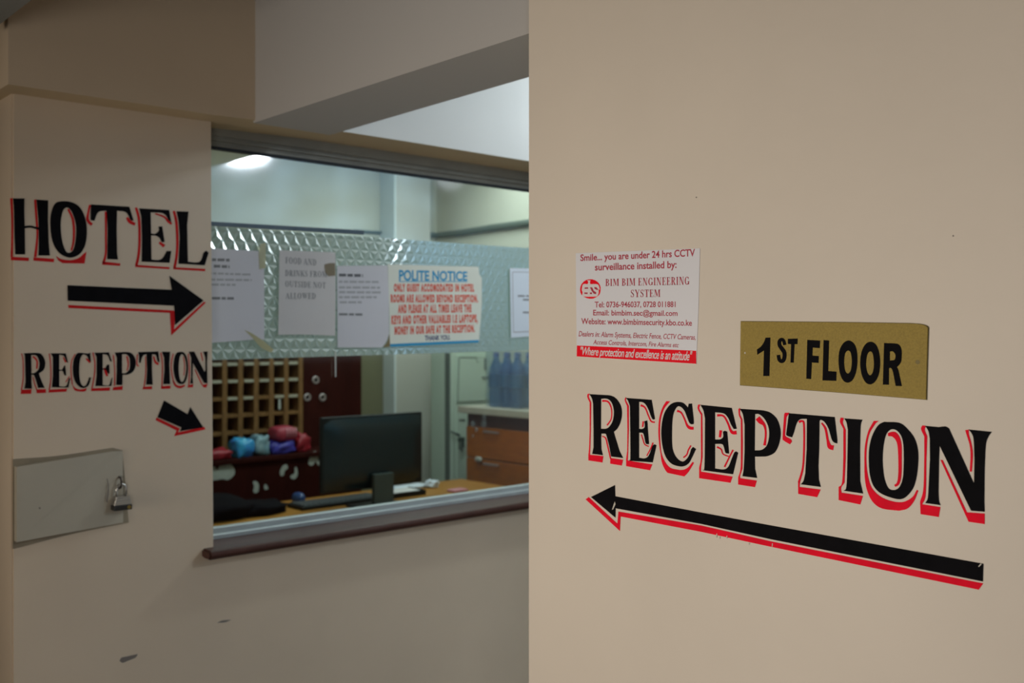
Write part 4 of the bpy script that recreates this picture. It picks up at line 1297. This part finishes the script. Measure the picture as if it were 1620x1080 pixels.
packet('crimson packet at the left end of the low cabinet', 322, 361, 4.600, 0.055, 'p_red', 0.10, 1.0)
packet('bright blue shiny packet on the low cabinet right of the crimson one', 365, 397, 4.612, 0.105, 'p_blue', 0.10, 2.0)
packet('teal and white packet in the middle of the low cabinet', 398, 421, 4.615, 0.115, 'p_teal', 0.10, 3.0)
packet('indigo packet on the low cabinet under the pink striped cloth', 424, 462, 4.620, 0.070, 'p_purple', 0.11, 4.0)
packet('dark red packet at the right end of the low cabinet', 463, 486, 4.625, 0.105, 'p_red', 0.10, 5.0)
x0_, _ = on_y(427, 690, 4.64)
x1_, _ = on_y(462, 690, 4.64)
pkt = thing('folded_cloth', 'pink and crimson striped folded cloth lying on the indigo packet', 'cloth', ((x0_ + x1_) / 2, 4.64, PZ + 0.066))
bm = NB(); puff(bm, ((x0_ + x1_) / 2, 4.625, PZ + 0.066), (x1_ - x0_, 0.12, 0.08), 0.5, 0.6, 0.06, 6.0, flat=0.15); put('cloth_body', bm, 'p_pink', pkt, smooth=True)
bm = NB()
for k in range(4):
    xs = x0_ + (x1_ - x0_) * (0.44 + 0.13 * k)
    tube(bm, [(xs, 4.563, PZ + 0.085), (xs, 4.560, PZ + 0.11), (xs, 4.568, PZ + 0.13)], 0.0045, 6)
put('stripes', bm, 'p_stripe', pkt, smooth=True)

# pigeonhole key rack with its dark side panel
RY = 4.75
rk = thing('key_rack', 'brown wooden pigeonhole key rack with square cells behind the desk', 'rack', (2.5, 4.95, 0.9))
cw = 0.0885
rx1 = on_y(476, 600, RY)[0]
cols, rows = 9, 8
rx0 = rx1 - cols * cw
rz0 = 0.955
bm = NB()
for c in range(cols + 1):
    x = rx0 + c * cw
    box(bm, x - 0.013, x + 0.013, RY, RY + 0.30, rz0, rz0 + rows * cw + 0.02)
put('uprights', bm, 'rack_wood', rk)
bm = NB()
for r in range(rows + 1):
    z = rz0 + r * cw
    for c in range(cols):
        x = rx0 + c * cw
        box(bm, x + 0.0132, x + cw - 0.0132, RY + 0.003, RY + 0.30, z, z + 0.018)
put('shelves', bm, 'rack_wood', rk)
bm = NB(); box(bm, rx0 - 0.013, rx1 + 0.013, RY + 0.3005, RY + 0.315, rz0, rz0 + rows * cw + 0.02); put('back_panel', bm, 'dark_wood', rk)
bm = NB(); box(bm, rx0, rx1, RY + 0.02, RY + 0.29, 0.0, rz0 - 0.001); put('plinth', bm, 'dark_wood', rk)
for r in range(3, 7):
    for c in range(3, cols):
        if (r, c) in ((3, 6), (3, 3)):
            continue
        x, z = rx0 + c * cw, rz0 + r * cw
        jx = random.uniform(-0.004, 0.004)
        bm = NB(); box(bm, x + 0.018 + jx, x + cw - 0.018 + jx, RY - 0.001, RY + 0.0025, z + 0.003, z + 0.017)
        put('label_strip', bm, 'label', rk, label='pale label strip')
bm = NB()
xk = rx0 + 7.5 * cw
box(bm, xk, xk + 0.012, RY + 0.004, RY + 0.007, rz0 + 2 * cw + 0.03, rz0 + 2 * cw + 0.085)
put('key_tag', bm, 'scrap', rk, label='pale hanging key tag')

# dark cupboard right of the rack, with three ringed holes
cb = thing('tall_cupboard', 'tall dark brown cupboard with three metal rings right of the key rack', 'cupboard', (3.0, 4.95, 0))
cx0 = rx1 + 0.015
cx1 = on_y(572, 600, RY)[0]
bm = NB(); box(bm, cx0, cx1, RY, RY + 0.40, 0, 1.66, bev=0.003); put('body', bm, 'dark_wood', cb)
for px, py in ((499, 601), (482.5, 628.5), (510, 628.5)):
    a, b = on_y(px, py, RY)
    a = max(a, cx0 + 0.024)
    bm = NB()
    segs = 24
    t = []
    for rr, yy in ((0.022, RY - 0.001), (0.022, RY - 0.005), (0.013, RY - 0.007), (0.011, RY - 0.004), (0.011, RY - 0.001)):
        t.append([bm.verts.new((a + rr * math.cos(2 * math.pi * i / segs), yy, b + rr * math.sin(2 * math.pi * i / segs))) for i in range(segs)])
    for p_, q_ in zip(t, t[1:]):
        for i in range(segs):
            bm.faces.new((p_[i], p_[(i + 1) % segs], q_[(i + 1) % segs], q_[i]))
    ring = put('ring', bm, 'ring', cb, smooth=True, label='dull metal ring')
    bm = NB(); lathe(bm, [(0.0108, 0), (0.0108, 0.001)], (a, RY - 0.0022, b), 20, 'Y'); put('hole', bm, 'hole', ring)

# white steel cabinet in the corner
WY = 4.66
wc = thing('steel_cabinet', 'pale green white steel cabinet with keys in its lock in the office corner', 'cabinet', (3.96, 4.9, 0))
wx0 = on_y(714, 600, WY)[0]
bm = NB(); box(bm, wx0, 4.13, WY, WY + 0.20, 0, 1.46, bev=0.006); put('body', bm, 'steel_white', wc)
bm = NB(); box(bm, wx0 - 0.0015, wx0 + 0.001, WY + 0.012, WY + 0.060, 0.05, 1.45); put('side_gap', bm, 'groove', wc, label='dark vertical gap on the side')
WP = Plane('Y', WY)
zX = zoomed(700, 540, 9.0)
up = put('upper_door', painted(['195,205 715,200 715,832 195,855'], WP, zX, 0.0003, 0.010), 'steel_white', wc)
WP2 = Plane('Y', WY - 0.0103)
put('door_outline', painted(['16: 245,225 495,232', '12: 235,235 215,845', '10: 480,255 505,305'], WP2, zX, 0.0002, 0.0006), 'groove', up)
put('latch', painted(['22: 607,235 605,410', '22: 560,512 680,518'], WP2, zX, 0.0004, 0.004), 'groove', up)
lo_ = put('lower_door', painted(['195,965 400,965 715,1400 715,2030 195,2030'], WP, zX, 0.0003, 0.010), 'steel_white', wc)
zY = zoomed(720, 640, 7.717)
put('keyhole_cover', painted(['45,175 120,172 122,198 48,200'], WP2, zY, 0.0004, 0.002), 'groove', lo_)
bm = NB()
kx, kz = on_y(727, 690, WY - 0.045)
tube(bm, [(kx - 0.035, WY - 0.012, kz + 0.03), (kx - 0.03, WY - 0.035, kz + 0.02), (kx + 0.005, WY - 0.037, kz + 0.005)], 0.009, 10)
put('door_handle', bm, 'groove', lo_, smooth=True)
kk = thing('key_bunch', 'bunch of dark keys hanging from the lock of the steel cabinet', 'keys', (kx, WY - 0.04, kz - 0.06))
bm = NB()
tube(bm, [(kx + 0.015, WY - 0.03, kz - 0.004), (kx + 0.018, WY - 0.044, kz - 0.015), (kx + 0.012, WY - 0.045, kz - 0.03)], 0.004, 8)
put('key_ring', bm, 'keyring', kk, smooth=True)
for dx, ln in ((-0.006, 0.06), (0.012, 0.075), (0.026, 0.05)):
    bm = NB(); box(bm, kx + dx, kx + dx + 0.012, WY - 0.046, WY - 0.042, kz - 0.02 - ln, kz - 0.015, bev=0.001, seg=1)
    box(bm, kx + dx - 0.004, kx + dx + 0.016, WY - 0.047, WY - 0.041, kz - 0.03, kz - 0.008, bev=0.002, seg=1)
    put('key', bm, 'keyring', kk)

# chest of drawers under the counter top
DX = 3.62
ch = thing('drawer_chest', 'orange brown wooden drawer chest with a pale counter top, right end of the office', 'drawers', (3.87, 3.85, 0))
bm = NB(); box(bm, DX + 0.012, 4.12, 3.28, 4.32, 0, 1.118); put('carcass', bm, 'drawer_dark', ch)
bm = NB(); box(bm, DX - 0.03, 4.135, 3.24, 4.36, 1.119, 1.158, bev=0.004); put('counter_top', bm, 'counter', ch)
zs = [(0.875, 1.045), (0.68, 0.868), (0.40, 0.672), (0.10, 0.392)]
for y0, y1 in ((3.795, 4.31), (3.285, 3.785)):
    for i, (a, b) in enumerate(zs):
        bm = NB(); box(bm, DX - 0.006, DX + 0.0115, y0, y1, a, b, bev=0.003)
        d = put('drawer', bm, 'drawer_wood', ch)
        bm = NB()
        ym, zz = (y0 + y1) / 2 + 0.03, b - 0.014
        box(bm, DX - 0.026, DX - 0.020, ym - 0.055, ym + 0.065, zz - 0.010, zz + 0.002, bev=0.002, seg=1)
        for yy in (ym - 0.05, ym + 0.055):
            box(bm, DX - 0.022, DX - 0.0062, yy, yy + 0.008, zz - 0.008, zz)
        put('handle', bm, 'ring', d, label='metal pull handle')
bm = NB()
for (ax, az), sc_ in (((752, 672), 0.022), ((757, 680), 0.016), ((769, 672), 0.026), ((770, 661), 0.018), ((752, 690), 0.012)):
    a, b = on_x(ax, az, DX - 0.02)
    puff(bm, (DX - 0.036, -a, b - sc_ / 2), (sc_ * 0.8, sc_ * 1.3, sc_ * 1.4), 0.8, 0.8, 0.35, sc_ * 300, nu=14, nv=8)
put('plastic_bag', bm, 'wrap', smooth=True, label='crumpled clear plastic bag hanging at the upper drawer of the chest', cat='plastic bag')
bm = NB()
a, b = on_x(757, 725, DX - 0.02)
puff(bm, (DX - 0.021, -a, b - 0.02), (0.02, 0.05, 0.03), 0.8, 0.8, 0.3, 2.2, nu=14, nv=8)
put('paper_tag', bm, 'scrap', smooth=True, label='small pale tag stuck on the lower drawer of the chest', cat='tag')

# bottled water on the counter
BZ = 1.1585


def bottle(x, y, label, src=[None]):
    if src[0] is None:
        t = thing('water_bottle', label, 'bottle', (x, y, BZ), 'bottled water pack on the counter')
        bm = NB(); lathe(bm, [(0.036, 0), (0.042, 0.012), (0.042, 0.075), (0.039, 0.09), (0.042, 0.105), (0.042, 0.19), (0.034, 0.225), (0.017, 0.262), (0.0145, 0.285)], (x, y, BZ), 24)
        put('bottle_body', bm, 'bottle', t, smooth=True)
        bm = NB(); lathe(bm, [(0.0165, 0.277), (0.0165, 0.302)], (x, y, BZ), 18); put('cap', bm, 'cap', t)
        bm = NB(); lathe(bm, [(0.0428, 0.112), (0.0428, 0.182)], (x, y, BZ), 24); put('bottle_label', bm, 'blabel', t, smooth=False)
        src[0] = t
        return t
    s = src[0]
    t = s.copy(); COL.objects.link(t); t.location = (x, y, BZ); t['label'] = label
    for c in s.children:
        d = c.copy(); COL.objects.link(d)
        d.parent = t; d.matrix_parent_inverse = c.matrix_parent_inverse
    return t


spots = [(3.71, 4.165, 'blue water bottle of the wrapped pack, front corner nearest the steel cabinet'),
         (3.71, 4.078, 'blue water bottle of the wrapped pack, front row beside the corner bottle'),
         (3.71, 3.991, 'blue water bottle of the wrapped pack, front row half cut by the wall corner'),
         (3.797, 4.165, 'blue water bottle of the wrapped pack, second row nearest the steel cabinet'),
         (3.797, 4.078, 'blue water bottle of the wrapped pack, second row in the middle'),
         (3.797, 3.991, 'blue water bottle of the wrapped pack, second row at the wall corner')]
for x, y, lab in spots:
    bottle(x, y, lab)
bm = NB()
n1, n2 = 40, 10
ring = []
for j in range(n2 + 1):
    row = []
    for i in range(n1):
        th = 2 * math.pi * i / n1
        sx = math.copysign(abs(math.cos(th)) ** 0.4, math.cos(th)) * 0.100
        sy = math.copysign(abs(math.sin(th)) ** 0.4, math.sin(th)) * 0.145
        k = 1 + 0.05 * noise.noise(Vector((math.cos(th) * 3, math.sin(th) * 3, j * 0.7)))
        hh = 0.003 + 0.307 * j / n2
        kk_ = k
        row.append(bm.verts.new((3.7535 + sx * kk_, 4.078 + sy * kk_, BZ + hh)))
    ring.append(row)
for a, b in zip(ring, ring[1:]):
    for i in range(n1):
        bm.faces.new((a[i], a[(i + 1) % n1], b[(i + 1) % n1], b[i]))
put('shrink_wrap', bm, 'wrap', smooth=True, label='clear plastic shrink wrap around the pack of blue water bottles', cat='plastic wrap')

# cable trunking high on the office walls
pts = [on_y(px, py, 5.235) + (5.235,) for px, py in ((560, 365), (600, 367.5), (640, 366.5), (665, 369), (689, 372))]
path = [(x, y, z) for x, z, y in pts]
path[-1] = (4.12, 5.22, path[-1][2])
for px, py in ((730, 368), (780, 360), (832, 353), (870, 347)):
    a, z = on_x(px, py, 4.125)
    path.append((4.125, -a, z))
bm = NB(); tube(bm, [p for p in path], [0.008, 0.009, 0.010, 0.012, 0.016, 0.021, 0.022, 0.022, 0.022], 10)
put('wall_cable', bm, 'cable', smooth=True, label='thick grey cable running along the office walls above the film', cat='cable')
